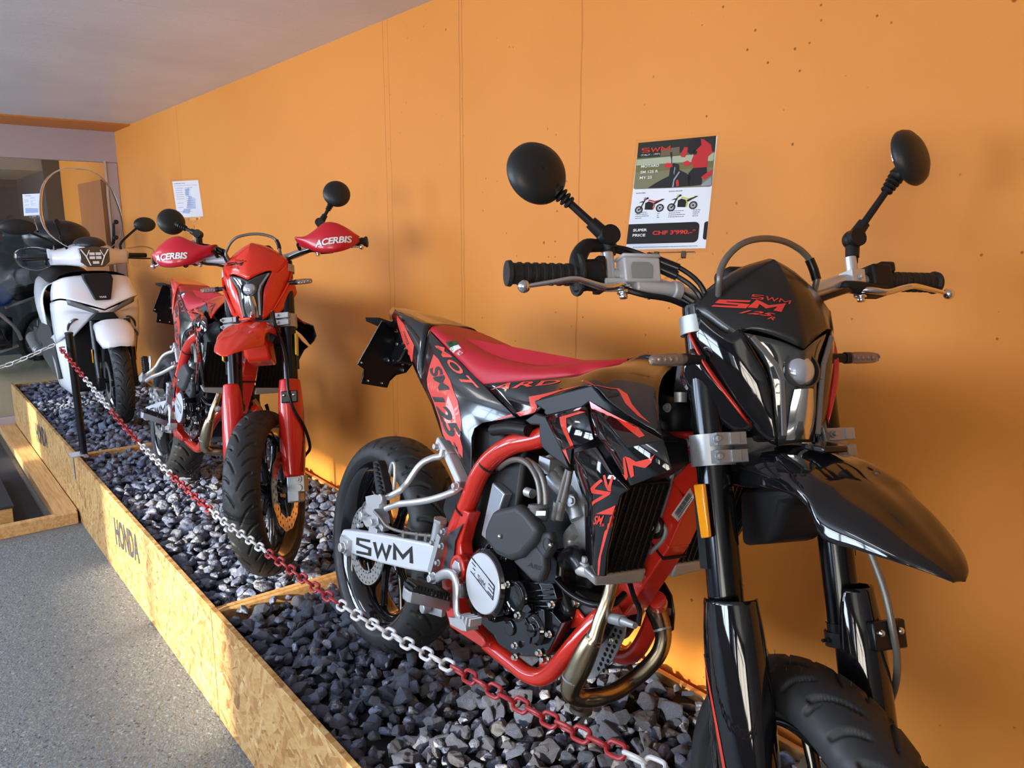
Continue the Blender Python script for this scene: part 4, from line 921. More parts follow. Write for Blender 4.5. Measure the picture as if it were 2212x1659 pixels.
    # tank cover sweeping from the seat to the steering head
    U = T('B', [(152, 426, -.113), (500, 397, -.097), (860, 352, -.072), (1010, 308, -.052), (1190, 273, -.02), (1310, 264, -.01), (1478, 322, -.02)])
    Lw = T('B', [(388, 667, -.122), (508, 638, -.128), (700, 500, -.134), (925, 440, -.138), (1070, 570, -.150), (1240, 695, -.168), (1422, 798, -.180)])
    rows = []
    for i, (a, c) in enumerate(zip(U, Lw)):
        bl = .002+.016*(i/6); m1 = lerp(a, c, .3)+V((0, -bl, bl*.5)); m2 = lerp(a, c, .65)+V((0, -bl*.9, bl*.3)); r = [c, m2, m1, a]
        if i >= 3: r = [c, m2, m1, a, V((a.x, 0, a.z+.012))]
        else: r = [c, m2, m1, a, V((a.x, a.y*.7, a.z-.004))]
        rows.append(r)
    b = MB(); b.grid(rows, 5, 4); b.mirror(); tank = b.build('tank_cover', body, root, smooth=60, solid=.004); tk = bvh(tank)
    put('lettering', text_mesh('ARD', .02, .3, 1.1), T('A', [(1005, 628), (1452, 575), (1400, 552), (1045, 582)], -.10), ink, tank, tk, (0, 1, -.1), .0010, cuts=1)
    dec('panel_graphic', 'B', [(390, 662), (515, 632), (527, 600), (507, 555), (545, 527), (700, 480), (890, 436), (700, 466), (530, 503), (440, 520), (472, 590), (455, 612), (362, 635)], -.13, ink, tank, tk, 4)
    dec('panel_graphic', 'B', [(840, 410), (1038, 365), (1120, 430), (1200, 560), (1300, 680), (1395, 775), (1280, 690), (1150, 550), (1060, 410), (1030, 378), (930, 400)], -.15, ink, tank, tk, 4, (0, .8, -.6))
    put('lettering', strokes(SWM, .16), T('B', [(1170, 325), (1320, 382), (1388, 350), (1225, 302)], -.08), mat('tone_ink', (.02, .012, .01), .35) if not red else ink, tank, tk, (0, .5, -1), .0012, cuts=1)
    dec('tank_graphic_hole', 'B', [(1018, 490), (1060, 492), (1065, 510), (1040, 520), (1020, 526), (1028, 508)], -.15, dark_cavity, tank, tk, 2)
    b = MB(); tc = V((tp[-1].x+.10, 0, tp[-1].z-.035)); b.box((tc.x-.03, 0, tc.z-.06), (.26, .14, .10)); b.build('fuel_tank', matte_black, root, bev=.03, seg=4)
    # inner shroud, airscoop
    b = MB(); b.prism(T('B', [(512, 548), (700, 495), (922, 437), (1010, 540), (1240, 690), (1425, 808), (1440, 850), (1210, 740), (1000, 610), (905, 560), (850, 600), (600, 660), (578, 640), (582, 620), (515, 575)], -.142), (0, .035, 0)); b.prism(T('B', [(440, 690), (515, 640), (590, 660), (700, 880), (760, 1040), (610, 930), (560, 880), (545, 800), (545, 725), (480, 722)], -.148), (0, .03, 0))
    b.mirror(); b.build('inner_shroud', mat('slate_plastic', (.012, .014, .018), .42, spec=.4), root, bev=.004)
    b = MB(); b.tube(T('A', [(1010, 855, -.12), (1110, 845, -.125), (1220, 858, -.125)]), .0125, 12, 3); b.build('grab_tube', matte_black, root)
    b = MB(); b.prism(T('B', [(740, 890), (960, 800), (1200, 760), (1430, 830), (1450, 1010), (1330, 1090), (1190, 1150), (1000, 1190), (830, 1180), (790, 1010)], -.135), (0, .06, 0)); b.mirror(); b.build('shroud_carrier', matte_black, root, bev=.004)
    def shroud(pts, cen, th=.006):
        P = T('B', pts); c = pb('B', *cen); b = MB(); o = 0; b.v += P+[c]; n = len(P); b.f += [(i, (i+1) % n, n) for i in range(n)]; b.mi += [0]*n; b.mirror()
        o = b.build('shroud', gloss_black, root, smooth=28, solid=th, bev=.0012); return o, bvh(o)
    s1, t1 = shroud([(585, 662, -.158), (850, 592, -.165), (880, 592, -.165), (938, 826, -.182), (778, 900, -.176), (768, 1010, -.170), (690, 870, -.164)], (760, 760, -.180))
    s2, t2 = shroud([(903, 548, -.165), (1000, 605, -.172), (1220, 715, -.188), (1438, 832, -.200), (1488, 1045, -.205), (1330, 1110, -.212), (1200, 1162, -.212), (1130, 1060, -.208), (1050, 930, -.200), (952, 788, -.186), (915, 650, -.172)], (1180, 880, -.226))
    P3 = [(800, 920, -.176), (950, 880, -.186), (1000, 955, -.196), (1065, 1065, -.202), (1180, 1185, -.208), (1125, 1230, -.200), (1095, 1360, -.190), (1030, 1640, -.172), (1015, 1810, -.165), (925, 1800, -.160), (878, 1640, -.165), (880, 1310, -.172), (860, 1250, -.172), (800, 1060, -.172), (782, 960, -.172)]
    s3, t3 = shroud(P3, (960, 1150, -.196))
    for tgt, par, polys in ((t1, s1, [[(585, 665), (850, 596), (835, 612), (645, 672), (735, 895), (768, 1005), (692, 868)]]), (t2, s2, [[(905, 552), (1000, 610), (1180, 705), (1310, 800), (1290, 815), (1130, 725), (960, 620), (925, 620)], [(1120, 1042), (1150, 1060), (1195, 1080), (1205, 960), (1225, 948), (1235, 1090), (1210, 1118)], [(1228, 945), (1270, 955), (1310, 985), (1390, 962), (1412, 932), (1400, 990), (1360, 1030), (1285, 1010), (1280, 1085), (1255, 1100), (1242, 1000)]]),
                            (t3, s3, [[(1078, 1300), (1082, 1330), (990, 1660), (975, 1800), (965, 1800), (968, 1700), (1040, 1370), (905, 1365)], [(870, 1180), (985, 1110), (1000, 1125), (920, 1185), (1060, 1205), (1040, 1225), (905, 1290), (883, 1310), (878, 1280), (990, 1225), (880, 1215)], [(1000, 1085), (1020, 1080), (1045, 1160), (1075, 1085), (1090, 1100), (1060, 1200), (1030, 1195)]])):
        for pl in polys: dec('red_graphic', 'B', pl, -.2, red_decal, par, tgt, 3)
    put('lettering', text_mesh('SM', .03, .25), T('C', [(1145, 412), (1215, 408), (1238, 350), (1165, 352)], -.19), red_decal, s3, t3, (0, 1, 0), .0016); put('lettering', text_mesh('125', .03, .25), T('C', [(1195, 425), (1228, 420), (1232, 402), (1200, 405)], -.19), red_decal, s3, t3, (0, 1, 0), .0016)
    # ---------------- number plate holder
    b = MB(); hp = T('A', [(345, 205), (432, 240), (528, 465), (492, 512), (430, 528), (395, 562), (378, 603), (222, 578), (235, 535), (236, 490), (200, 464)], -.09); hp = [V((p.x, -.05-.0, p.z)) for p in hp]
    Pl = [pb('A', x, y, w) for x, y, w in ((345, 205, -.09), (425, 235, .02), (528, 465, .03), (492, 512, .02), (430, 528, 0), (395, 562, -.01), (378, 603, -.01), (222, 578, -.09), (235, 535, -.09), (236, 490, -.09), (200, 464, -.11))]
    b.prism(Pl, (-.004, 0, .002)); ph = b.build('plate_holder', sat_black, root, bev=.001)
    b = MB(); b.prism([pb('A', x, y, -.03) for x, y in ((385, 262), (440, 268), (490, 360), (450, 440), (395, 470), (335, 430))], (.012, .05, 0)); b.build('rear_light', gloss_black, ph, bev=.004)
    b = MB(); c0 = pb('A', 262, 185, -.11); c1 = pb('A', 430, 235, -.02); b.prism([pb('A', x, y, w) for x, y, w in ((245, 180, -.11), (330, 182, -.08), (425, 215, -.03), (428, 242, -.03), (300, 225, -.09), (250, 205, -.11))], (0, .02, -.006)); b.build('plate_lamp', matte_black, ph, bev=.003)
    b = MB()
    for x, y, w in ((440, 340, -.034), (388, 438, -.034), (228, 452, -.10), (475, 495, .015), (268, 560, -.075), (350, 574, -.03)): b.bolt(pb('A', x, y, w), (-.3, -1, 0), .0065 if x > 380 else .004, .004)
    b.build('plate_bolt', bolt_m, ph)
    # rear inner fender
    b = MB(); b.prism(T('A', [(705, 1330), (740, 1180), (800, 1180), (830, 1260), (800, 1400), (740, 1420)], -.06), (0, .12, 0)); b.build('splash_guard', matte_black, root, bev=.005)
    # ================= steering assembly (coordinates: forward, left, along the fork)
    b = MB(xs)
    for s in (1, -1): b.cyl((OFFS, FO*s, .33), (OFFS, FO*s, .835), .0265, n=28)
    b.build('fork_tube', mat('fork_black', (.022, .024, .028), .18, metal=.85, coat=.2), root)
    b = MB(xs)
    for s in (1, -1): b.cyl((OFFS, FO*s, .02), (OFFS, FO*s, .34), .0185, n=24); b.lathe((OFFS, FO*s, .335), (0, 0, -1), [(0, .028), (.018, .028), (.02, .024), (.03, .024), (.03, .020)], 24)
    b.build('fork_slider', sat_black, root)
    b = MB(xs); 
    for s in (1, -1): b.box((OFFS+.002, FO*s, .005), (.058, .046, .10)); b.cyl((OFFS, s*.07, 0), (OFFS, s*.135, 0), .014)
    b.cyl((OFFS, -.10, 0), (OFFS, .10, 0), .009); b.build('axle_clamp', alu, root, bev=.006)
    # triple clamps
    b = MB(xs)
    for s in (1, -1):
        b.lathe((OFFS, FO*s, .588), (0, 0, 1), [(0, .0275), (0, .0335), (.048, .0335), (.048, .0275)], 30)
        for z in (.592, .618):
            b.box((OFFS+.034, FO*s-.006*s, z+.008), (.030, .050, .019))
            for q in (-.020,): b.bolt((OFFS+.049, FO*s+q, z+.008), (1, 0, 0), .0060, .007)
            b.box((OFFS+.050, FO*s+.010, z+.008), (.004, .016, .017))
        b.lathe((OFFS, FO*s, .794), (0, 0, 1), [(0, .0275), (0, .0325), (.028, .0325), (.028, .0275)], 30)
    b.box((.012, 0, .610), (.075, .17, .036)); b.box((.012, 0, .808), (.07, .17, .024)); b.cyl((0, 0, .56), (0, 0, .83), .018)
    for s in (1, -1):
        b.box((.005, .045*s, .845), (.042, .022, .06))
    b.build('triple_clamp', alu, root, bev=.003)
    b = MB(xs)
    for s in (1, -1): b.lathe((OFFS, FO*s, .825), (0, 0, 1), [(0, .026), (.014, .026), (.018, .018), (.018, .001)], 24)
    b.build('fork_cap', sat_black, root)
    # fork guards
    gm = guard_red if red else gloss_black
    for s in (1, -1):
        rows = []
        for z, r, a0, a1 in ((.392, .034, -50, 120), (.372, .036, -60, 135), (.335, .039, -65, 145), (.27, .041, -70, 150), (.18, .042, -72, 150), (.12, .040, -65, 140), (.075, .037, -50, 125), (.045, .034, -35, 105)):
            rr = []
            for k in range(9):
                a = R(a0+(a1-a0)*k/8); rr.append(V((OFFS+.012+math.cos(a)*r*1.35, s*(FO+math.sin(a)*r), z)))
            rows.append(rr)
        b = MB(xs); b.grid(rows, 3, 3); g = b.build('fork_guard', gm, root, smooth=60, solid=.003, off=0)
        b = MB(xs); P = []
        for z, a in ((.315, 118), (.27, 96), (.20, 80), (.12, 68), (.06, 60)): P.append((z, a))
        vs = []
        for z, a in P:
            for da, q in ((0, 0), (5 if z < .3 else 1, 0)):
                aa = R(a+da*1.3); rr = .0420+.0015*math.sin((.33-z)*9); vs.append(V((OFFS+.0125+math.cos(aa)*rr*1.37, s*(FO+math.sin(aa)*(rr+.001)), z)))
        o = 0; b.add(vs, [(2*i, 2*i+1, 2*i+3, 2*i+2) for i in range(len(P)-1)]); b.build('guard_stripe', ink, g)
        b = MB(xs); b.lathe((OFFS, FO*s, .30), (0, 0, 1), [(0, .0285), (0, .032), (.022, .032), (.022, .0285)], 24); b.bolt((OFFS+.0, FO*s-.033, .311), (0, -1, 0), .004, .008); b.build('guard_clamp', matte_black, g)
    # amber side reflectors
    b = MB(xs); c = [ps('E', *q) for q in ((212, 320, -.137), (255, 318, -.137), (283, 570, -.137), (248, 576, -.137))]
    for s in (1, -1): b.prism([V((v.x, -s*abs(v.y), v.z)) for v in c], (0, .007*s, 0))
    rf = b.build('side_reflector', amber if not red else yel, root, bev=.002); b = MB(xs)
    for s in (1, -1): b.box((OFFS-.004, -s*.129, .49), (.022, .006, .11))
    b.build('reflector_bracket', matte_black, rf)
    # front caliper + hose on the left leg
    b = MB(xs); b.box((OFFS-.075, .078, .055), (.065, .05, .085)); b.cyl((OFFS-.07, .10, .075), (OFFS-.07, .112, .075), .017); b.cyl((OFFS-.07, .10, .035), (OFFS-.07, .112, .035), .017); b.box((OFFS-.03, .10, .03), (.06, .02, .05)); b.box((OFFS+.012, .128, .02), (.05, .03, .055)); b.cyl((OFFS+.02, .125, .035), (OFFS+.046, .125, .035), .012); b.cyl((OFFS+.02, .125, .005), (OFFS+.046, .125, .005), .012); b.bolt((OFFS+.046, .125, .035), (1, 0, 0), .008, .005); b.build('front_caliper', alu, root, bev=.006)
    b = MB(xs); hb = [V((.112, .115, .40)), V((.118, .118, .34)), V((.105, .130, .28)), V((.06, .150, .22)), V((.0, .150, .15)), V((-.03, .12, .12)), V((-.045, .10, .08))]
    b.tube([V((.045, .01, .86)), V((.08, .05, .75)), V((.085, .07, .6)), V((.090, .10, .50))]+hb, .0055, 10, 4); b.build('front_brake_hose', sat_black if red else hose, root)
    b = MB(xs); b.box((.106, .118, .325), (.014, .058, .042)); b.box((.06, .115, .325), (.06, .012, .04)); br = b.build('hose_clamp_bracket', sat_black, root, bev=.003)
    b = MB(xs); b.sphere((.114, .101, .330), .0058); b.sphere((.114, .135, .330), .0058); b.build('clamp_screw', bolt_m, br)
    # fender
    rows = []
    for n_, ar, hw, ae in ((-.02, .615, .066, .562), (.06, .614, .074, .554), (.12, .608, .079, .550), (.18, .590, .082, .544), (.225, .563, .083, .526), (.248, .549, .083, .486), (.29, .520, .069, .473), (.33, .484, .050, .460), (.358, .458, .028, .447), (.371, .438, .008, .436)):
        d = ar-ae; r = [V((n_, -hw, ae)), V((n_, -hw*.95, ae+d*.42)), V((n_, -hw*.70, ar-d*.20)), V((n_, -hw*.34, ar-d*.10)), V((n_, 0, ar))]; rows.append(r+[V((v.x, -v.y, v.z)) for v in reversed(r[:-1])])
    b = MB(xs); b.grid(rows, 4, 4); fe = b.build('front_fender', body, root, smooth=60, solid=.004)
    b = MB(xs); b.prism([V((v.x, v.y, v.z)) for v in TS('E', [(425, 350, -.05), (436, 612, -.045), (560, 602, -.045), (602, 550, -.04), (640, 420, -.04), (700, 392, -.035), (700, 340, -.05)])], (0, .09, 0)); b.box((OFFS+.03, 0, .585), (.08, .10, .03)); b.build('fender_flap', red_plastic if red else matte_black, fe, bev=.014, seg=3)
    b = MB(xs); b.box((.165, 0, .603), (.050, .042, .010), Matrix.Rotation(R(12), 3, 'Y')); b.build('fender_vent', body, fe, bev=.003)
    # ---------------- headlight mask
    # half outline, symmetric: (forward, half width, up)
    def msk(rows_, name, m, sm=20, th=.004, nu=3, nv=3):
        b = MB(xs); b.grid([[V(v) for v in r] for r in rows_], nu, nv); b.mirror(); return b.build(name, m, root, smooth=sm, solid=th)
    top = msk([[(.085, 0, .905), (.070, -.045, .893), (.055, -.088, .868), (.045, -.118, .842)],
               [(.105, 0, .893), (.092, -.042, .880), (.078, -.085, .855), (.062, -.121, .826)],
               [(.128, 0, .850), (.118, -.040, .840), (.102, -.074, .822), (.078, -.106, .800)],
               [(.140, 0, .800), (.130, -.035, .805), (.115, -.066, .800), (.095, -.092, .782)],
               [(.146, 0, .749), (.134, -.032, .768), (.120, -.060, .782), (.108, -.079, .788)]], 'headlight_mask', mat('mask_black', (.014, .014, .015), .30, coat=.25) if not red else body, 34)
    mb = bvh(top)
    # logo on the mask, right of centre
    def lg(tm, pts, name='lettering'):
        P = [ps('D', x, y, .11, 0) for x, y in pts]; iv = SM.inverted()
        put(name, tm, P, ink, top, BV_TOP, (-1, 0, 0), .0012, xf=xs, cuts=1)
    bm = bmesh.new(); bm.from_mesh(top.data); bm.transform(SM.inverted()); bmesh.ops.triangulate(bm, faces=bm.faces); BV_TOP = BVHTree.FromBMesh(bm); bm.free()
    lg(strokes(SWM, .16), [(695, 462), (895, 528), (910, 498), (712, 428)])
    lg(strokes([[(.95, 1), (.12, 1), (.12, .62), (.88, .42), (.88, 0), (0, 0)], [(1.2, 0), (1.2, 1), (1.62, .38), (2.05, 1), (2.05, 0)]], .3), [(508, 472), (840, 582), (882, 518), (560, 425)]); lg(text_mesh('125', .02, .3), [(632, 552), (790, 605), (812, 585), (655, 533)]); lg(text_mesh('R', .02, .3), [(765, 615), (800, 630), (810, 608), (775, 598)])
    # side cheeks: upper band, stripe, lower wing
    for s in (1, -1):
        def P(*q): return [V((x, s*y, z)) for x, y, z in q]
        b = MB(xs); b.grid([P((.062, -.121, .828), (.080, -.108, .800), (.097, -.094, .782), (.110, -.081, .787)), P((.050, -.127, .800), (.080, -.105, .760), (.104, -.080, .735), (.116, -.060, .745)), P((.045, -.125, .775), (.082, -.092, .712), (.108, -.062, .690), (.119, -.046, .708)), P((.050, -.114, .748), (.088, -.076, .668), (.104, -.050, .650), (.112, -.040, .655)), P((.070, -.090, .705), (.090, -.060, .640), (.098, -.045, .618), (.106, -.034, .610))], 3, 3)
        ck = b.build('mask_cheek', body, root, smooth=40, solid=.004)
        b = MB(xs); b.grid([P((.036, -.127, .806), (.048, -.132, .790)), P((.056, -.121, .760), (.066, -.122, .740)), P((.073, -.098, .706), (.081, -.098, .690)), P((.087, -.071, .654), (.093, -.068, .640))], 3, 2); b.build('cheek_stripe', red_paint if not red else body, ck, solid=.003, off=1)
        b = MB(xs); b.grid([P((.020, -.134, .742), (.048, -.131, .768), (.056, -.126, .760)), P((.018, -.136, .722), (.052, -.126, .735), (.062, -.120, .738)), P((.038, -.124, .690), (.064, -.108, .700), (.074, -.100, .705)), P((.058, -.100, .655), (.078, -.082, .662), (.086, -.076, .668)), P((.072, -.078, .632), (.084, -.066, .634), (.092, -.060, .640))], 3, 3); b.build('mask_wing', body, ck, smooth=40, solid=.004)
    # headlight
    b = MB(xs); b.grid([[V((.144, 0, .746)), V((.132, -.032, .764)), V((.108, -.077, .782))], [V((.142, 0, .720)), V((.130, -.028, .730)), V((.114, -.050, .738))], [V((.136, 0, .690)), V((.128, -.024, .695)), V((.116, -.042, .706))], [V((.124, 0, .650)), V((.118, -.020, .652)), V((.110, -.037, .655))], [V((.108, 0, .614)), V((.105, -.018, .613)), V((.100, -.031, .612))]], 4, 4); b.mirror()
    hl = b.build('headlight', dark_lens, root, smooth=50, solid=.002)
    b = MB(xs); c = V((.126, 0, .719)); b.sphere(c, .0255, 28, 18, (.80, 1, 1)); b.build('projector_lens', mat('projector_glass', (.55, .60, .72), .05, metal=.55, coat=1), hl)
    b = MB(xs); b.lathe(c+V((-.002, 0, 0)), (1, 0, .1), [(0, .0262), (.010, .0300), (.013, .0300), (.014, .0268)], 36); b.build('projector_ring', dark_lens, hl)
    b = MB(xs); rws = []
    for z, xx, w in ((.690, .140, .017), (.665, .132, .021), (.640, .123, .022), (.618, .113, .021)): rws.append([V((xx-.004, -w, z)), V((xx+.003, -w*.55, z)), V((xx+.006, 0, z)), V((xx+.003, w*.55, z)), V((xx-.004, w, z))])
    b.grid(rws, 3, 3); b.build('lower_reflector', mat('lamp_chrome', (.70, .72, .74), .10, metal=.95), hl, smooth=60)
    b = MB(xs)
    for s in (1, -1):
        pts = [(.118, -.069, .772), (.128, -.041, .728), (.129, -.034, .705), (.113, -.029, .625)]; q = [V((x+.004, s*y, z)) for x, y, z in pts]
        for a, d in zip(q[:-1], q[1:]): b.beam(a, d, .007, .003, (1, 0, 0))
    b.build('lamp_trim', trim_grey, hl)
    b = MB(xs); b.box((.045, 0, .72), (.10, .15, .10)); b.box((.04, 0, .80), (.07, .16, .09)); b.box((.06, 0, .65), (.06, .08, .06)); b.build('lamp_housing', matte_black, root, bev=.01)
    b = MB(xs); b.box((.03, 0, .885), (.05, .11, .035)); b.build('dashboard', matte_black, root, bev=.008)
    # indicators
    for s in (1, -1):
        b = MB(xs); b.cyl((.058, s*.115, .750), (.058, s*.140, .750), .0075); b.cyl((.058, s*.140, .750), (.058, s*.152, .750), .0095); iv = b.build('indicator', matte_black, root, bev=.001)
        b = MB(xs); b.tube([(.058, s*.148, .750), (.058, s*.165, .750), (.058, s*.190, .750), (.058, s*.202, .750), (.058, s*.205, .750)], [.0105, .0125, .0115, .0095, .006], 16, 2, .8); b.build('indicator_lens', mat('smoked_lens', (.5, .48, .48), .05, trans=.8, ior=1.3), iv)
        b = MB(xs)
        for k in range(4): b.sphere((.061, s*(.163+.0095*k), .750), .0038)
        b.tube([(.054, s*.150, .750), (.054, s*.2, .750)], .0045, 8); b.build('bulb', mat('bulb_orange', (.75, .45, .25), .2, metal=.6), iv)
    # handlebar
    b = MB(xs); hbp = [(-.002, y, z) for y, z in ((-.400, .897), (-.30, .898), (-.235, .898), (-.20, .895), (-.15, .880), (-.10, .866), (-.06, .862), (0, .861))]; hbp += [(x, -y, z) for x, y, z in reversed(hbp[:-1])]
    b.tube(hbp, [.011, .011, .011, .0125, .014, .014, .014, .014, .014, .014, .014, .0125, .011, .011, .011], 16, 3); b.build('handlebar', silver, root, smooth=60)
    for s in (1, -1):
        b = MB(xs); b.lathe((0, s*.405, .897), (0, -s, 0), [(0, .001), (0, .0195), (.006, .0205), (.010, .0165), (.030, .0160), (.105, .0165), (.108, .019), (.112, .019), (.114, .014)], 28)
        for k in range(7): b.lathe((0, s*(.388-k*.013), .897), (0, -s, 0), [(0, .0162), (.001, .0178), (.006, .0178), (.007, .0162)], 28)
        if s < 0: b.lathe((0, s*.292, .897), (0, -s, 0), [(0, .015), (0, .033), (.003, .034), (.006, .033), (.006, .015)], 32)
        b.build('grip', grip_m, root, smooth=35)
    # right controls: throttle housing, master cylinder, lever, mirror clamp
    b = MB(xs); b.lathe((0, -.285, .897), (0, 1, 0), [(0, .014), (0, .024), (.03, .026), (.034, .022), (.034, .013)], 24); b.tube([(.0, -.285, .870), (.004, -.288, .90), (.0, -.285, .925), (-.004, -.270, .945), (-.006, -.250, .948), (-.006, -.238, .948)], [.012, .015, .014, .012, .0105, .0105], 14, 4); b.box((0, -.253, .897), (.035, .014, .055)); b.build('throttle_housing', matte_black, root, bev=.003)
    b = MB(xs); b.box((.012, -.190, .900), (.034, .062, .040)); b.box((.012, -.190, .923), (.037, .066, .006)); b.cyl((.014, -.20, .875), (.012, -.125, .872), .0125); b.cyl((.012, -.135, .872), (.010, -.118, .871), .015); b.box((.006, -.232, .880), (.03, .04, .016)); mc = b.build('brake_master_cylinder', silver_paint, root, bev=.003)
    b = MB(xs); b.prism([(.0305, -.212, .885), (.0305, -.176, .885), (.0305, -.174, .905), (.0305, -.180, .911), (.0305, -.208, .911), (.0305, -.212, .905)], (.0012, 0, 0)); b.build('reservoir_window', mat('window_grey', (.30, .33, .35), .3), mc, bev=.001)
    for s in (-1, 1):
        b = MB(xs); x0 = .030; b.tube([(.016, s*.215, .876), (.030, s*.235, .872), (.036, s*.262, .868), (.040, s*.290, .874), (.044, s*.312, .877), (.044, s*.345, .872), (.040, s*.375, .868), (.038, s*.386, .866)], [.008, .0085, .0075, .007, .0065, .0055, .0045, .004], 12, 4, .75); b.sphere((.038, s*.390, .866), .0098)
        b.bolt((.018, s*.222, .866), (0, 0, -1), .010, .008); lv = b.build('brake_lever' if s < 0 else 'clutch_lever', chrome, root, smooth=60)
    b = MB(xs); b.tube([(.012, .190, .884), (.018, .215, .880), (.022, .255, .876)], [.012, .014, .012], 12, 3, .8); b.box((0, .272, .900), (.045, .040, .048)); b.box((.0, .290, .92), (.036, .03, .02)); b.box((.012, .25, .874), (.035, .05, .018)); b.build('clutch_perch', matte_black, root, bev=.005)
    b = MB(xs); b.box((0, .225, .897), (.034, .026, .034)); b.cyl((0, .226, .905), (0, .226, .940), .010); b.bolt((.018, .226, .900), (1, 0, 0), .005, .005); b.cyl((.0, -.236, .885), (.0, -.236, .935), .0105); b.cyl((.0, -.236, .885), (.0, -.236, .890), .016); b.build('mirror_clamp', silver, root, bev=.002)
    # mirrors
    for s in (1, -1):
        if red: js, hd = V((0, s*.232, .985)), V((0, s*.300, 1.095)) if s > 0 else V((-.02, -.345, 1.055))
        else: js = V((.0, s*.234, .972 if s > 0 else .960)); hd = V((.06, s*.325, 1.105)) if s > 0 else V((-.0, -.345, 1.062))
        b = MB(xs); b.cyl((0, s*.23, .93), (0, s*.232, .945), .0085); b.cyl((0, s*.23, .940), js-V((0, 0, .008)), .0115, .012); d = (hd-js).normalized(); b.sphere(js, .017, 20, 12); b.cyl(js+V((.0, 0, 0)), js+V((.018, 0, 0)), .016); b.cyl(js-d*.0, js+d*.036, .0125, .0105); b.tube([js+d*.03, js+d*.085, hd-d*.052], [.0065, .006, .006], 12)
        e = hd-d*.072
        for k in range(5): b.lathe(e+d*(.008*k), d, [(0, .008), (.002, .0105+.0010*k), (.005, .0105+.0010*k), (.007, .008)], 18)
        ml = b.build('mirror_arm', matte_black, root, smooth=40)
        fdir = (V((1, .15, 0)) if s < 0 else V((1, .36, .05))) if not red else (V((1, .75, 0)) if s < 0 else V((1, .35, 0))); fdir = fdir.normalized(); X, Y, Z = frame_of(fdir)
        b = MB(xs); rm = .051; b.lathe(hd-Z*.008, Z, [(0, .001), (0, rm*.95), (.004, rm), (.010, rm*.99), (.018, rm*.90), (.025, rm*.68), (.029, rm*.4), (.030, .001)], 40); b.tube([hd-d*.046, hd-d*.030, hd-d*.005], [.012, .013, .006], 14, 3); hdm = b.build('mirror_head', mat('mirror_shell', (.016, .017, .018), .42), ml, smooth=60)
        b = MB(xs); b.disc(hd-Z*.0085, -Z, rm*.92, .001, 40); b.build('mirror_glass', mat('mirror_silver', (.8, .82, .85), .02, metal=1), ml)
    # cables
    b = MB(xs); b.tube([(-.006, -.235, .948), (-.002, -.20, .942), (.01, -.165, .925), (.03, -.13, .905), (.05, -.105, .872), (.05, -.09, .83)], .0042, 8, 4); b.tube([(-.006, -.235, .944), (-.002, -.20, .934), (.012, -.165, .912), (.032, -.132, .888), (.052, -.110, .855), (.04, -.09, .81)], .0042, 8, 4)
    b.tube([(-.006, -.238, .948), (-.005, -.218, .946)], [.011, .006], 12); b.tube([(.008, -.170, .928), (.03, -.128, .902)], .0078, 12); b.tube([(.010, -.168, .915), (.030, -.132, .890)], .0078, 12)
    b.tube([(.012, -.118, .866), (.02, -.10, .850), (.03, -.08, .83), (.02, -.05, .80)], .006, 8, 4); b.tube([(.02, -.215, .868), (.03, -.19, .858), (.035, -.15, .850), (.03, -.11, .835), (.02, -.08, .82)], .005, 8, 4); b.tube([(.02, .20, .876), (.03, .17, .868), (.03, .12, .852), (.02, .08, .83)], .006, 8, 4); b.build('control_cable', sat_black, root)
    b = MB(xs)
    arc = [ps('D', x, y, w) for x, y, w in ((485, 345, -.095), (500, 250, -.09), (560, 150, -.075), (660, 75, -.05), (790, 48, -.01), (920, 65, .03), (1030, 120, .065), (1100, 190, .085), (1130, 260, .092), (1150, 330, .095))]
    b.tube([arc[0]+V((-.03, .012, -.035))]+arc+[arc[-1]+V((-.02, 0, -.03))], .0052, 10, 5); cb = b.build('looped_brake_hose', hose, root)
    b = MB(xs); b.tube([arc[-3], arc[-2], arc[-1]], .0075, 10, 3); b.build('hose_sleeve', sat_black, cb)
    if red:
        # hand guards
        for s in (1, -1):
            b = MB(xs); up_ = [(.05, .150, .925), (.062, .190, .920), (.075, .230, .935), (.082, .270, .955), (.080, .310, .950), (.070, .350, .930), (.050, .385, .905)]; dn = [(.05, .155, .890), (.065, .190, .875), (.080, .230, .852), (.090, .270, .842), (.088, .310, .842), (.076, .350, .855), (.050, .385, .885)]
            rows = [[V((a[0]-.022, s*a[1], a[2]+.004)), V((a[0]+.004, s*a[1], a[2]-.002)), V(((a[0]+c[0])/2+.014, s*a[1], (a[2]+c[2])/2+.008)), V((c[0]+.006, s*c[1], c[2]+.012)), V((c[0]-.010, s*c[1], c[2]))] for a, c in zip(up_, dn)]
            b.grid(rows, 4, 3); hg = b.build('hand_guard', mat('hand_guard_red', (.58, .014, .028), .28, coat=.3), root, smooth=45, solid=.004)
            bm = bmesh.new(); bm.from_mesh(hg.data); bm.transform(SM.inverted()); bmesh.ops.triangulate(bm, faces=bm.faces); tv = BVHTree.FromBMesh(bm); bm.free()
            xa, xb = (-.362, -.235) if s < 0 else (.232, .366)
            put('lettering', text_mesh('ACERBIS', .03, .2, .95), [V((.13, xa, .866 if s < 0 else .862)), V((.13, xb, .864 if s < 0 else .872)), V((.13, xb, .888 if s < 0 else .896)), V((.13, xa, .890 if s < 0 else .886))], white_ink, hg, tv, (-1, 0, 0), .003, xf=xs, cuts=1)
            b = MB(xs); b.tube([(.02, s*.155, .885), (.05, s*.16, .90), (.06, s*.20, .90)], .007, 8, 3); b.build('guard_mount', matte_black, hg)
    # kickstand on the left
    b = MB(); b.tube([V((.62, .13, .32)), V((.60, .20, .16)), V((.59, .265, .045))], .011, 12, 3); b.disc((.59, .27, .035), (0, 0, 1), .03, .012, 20); b.build('kickstand', matte_black, root)
    return root
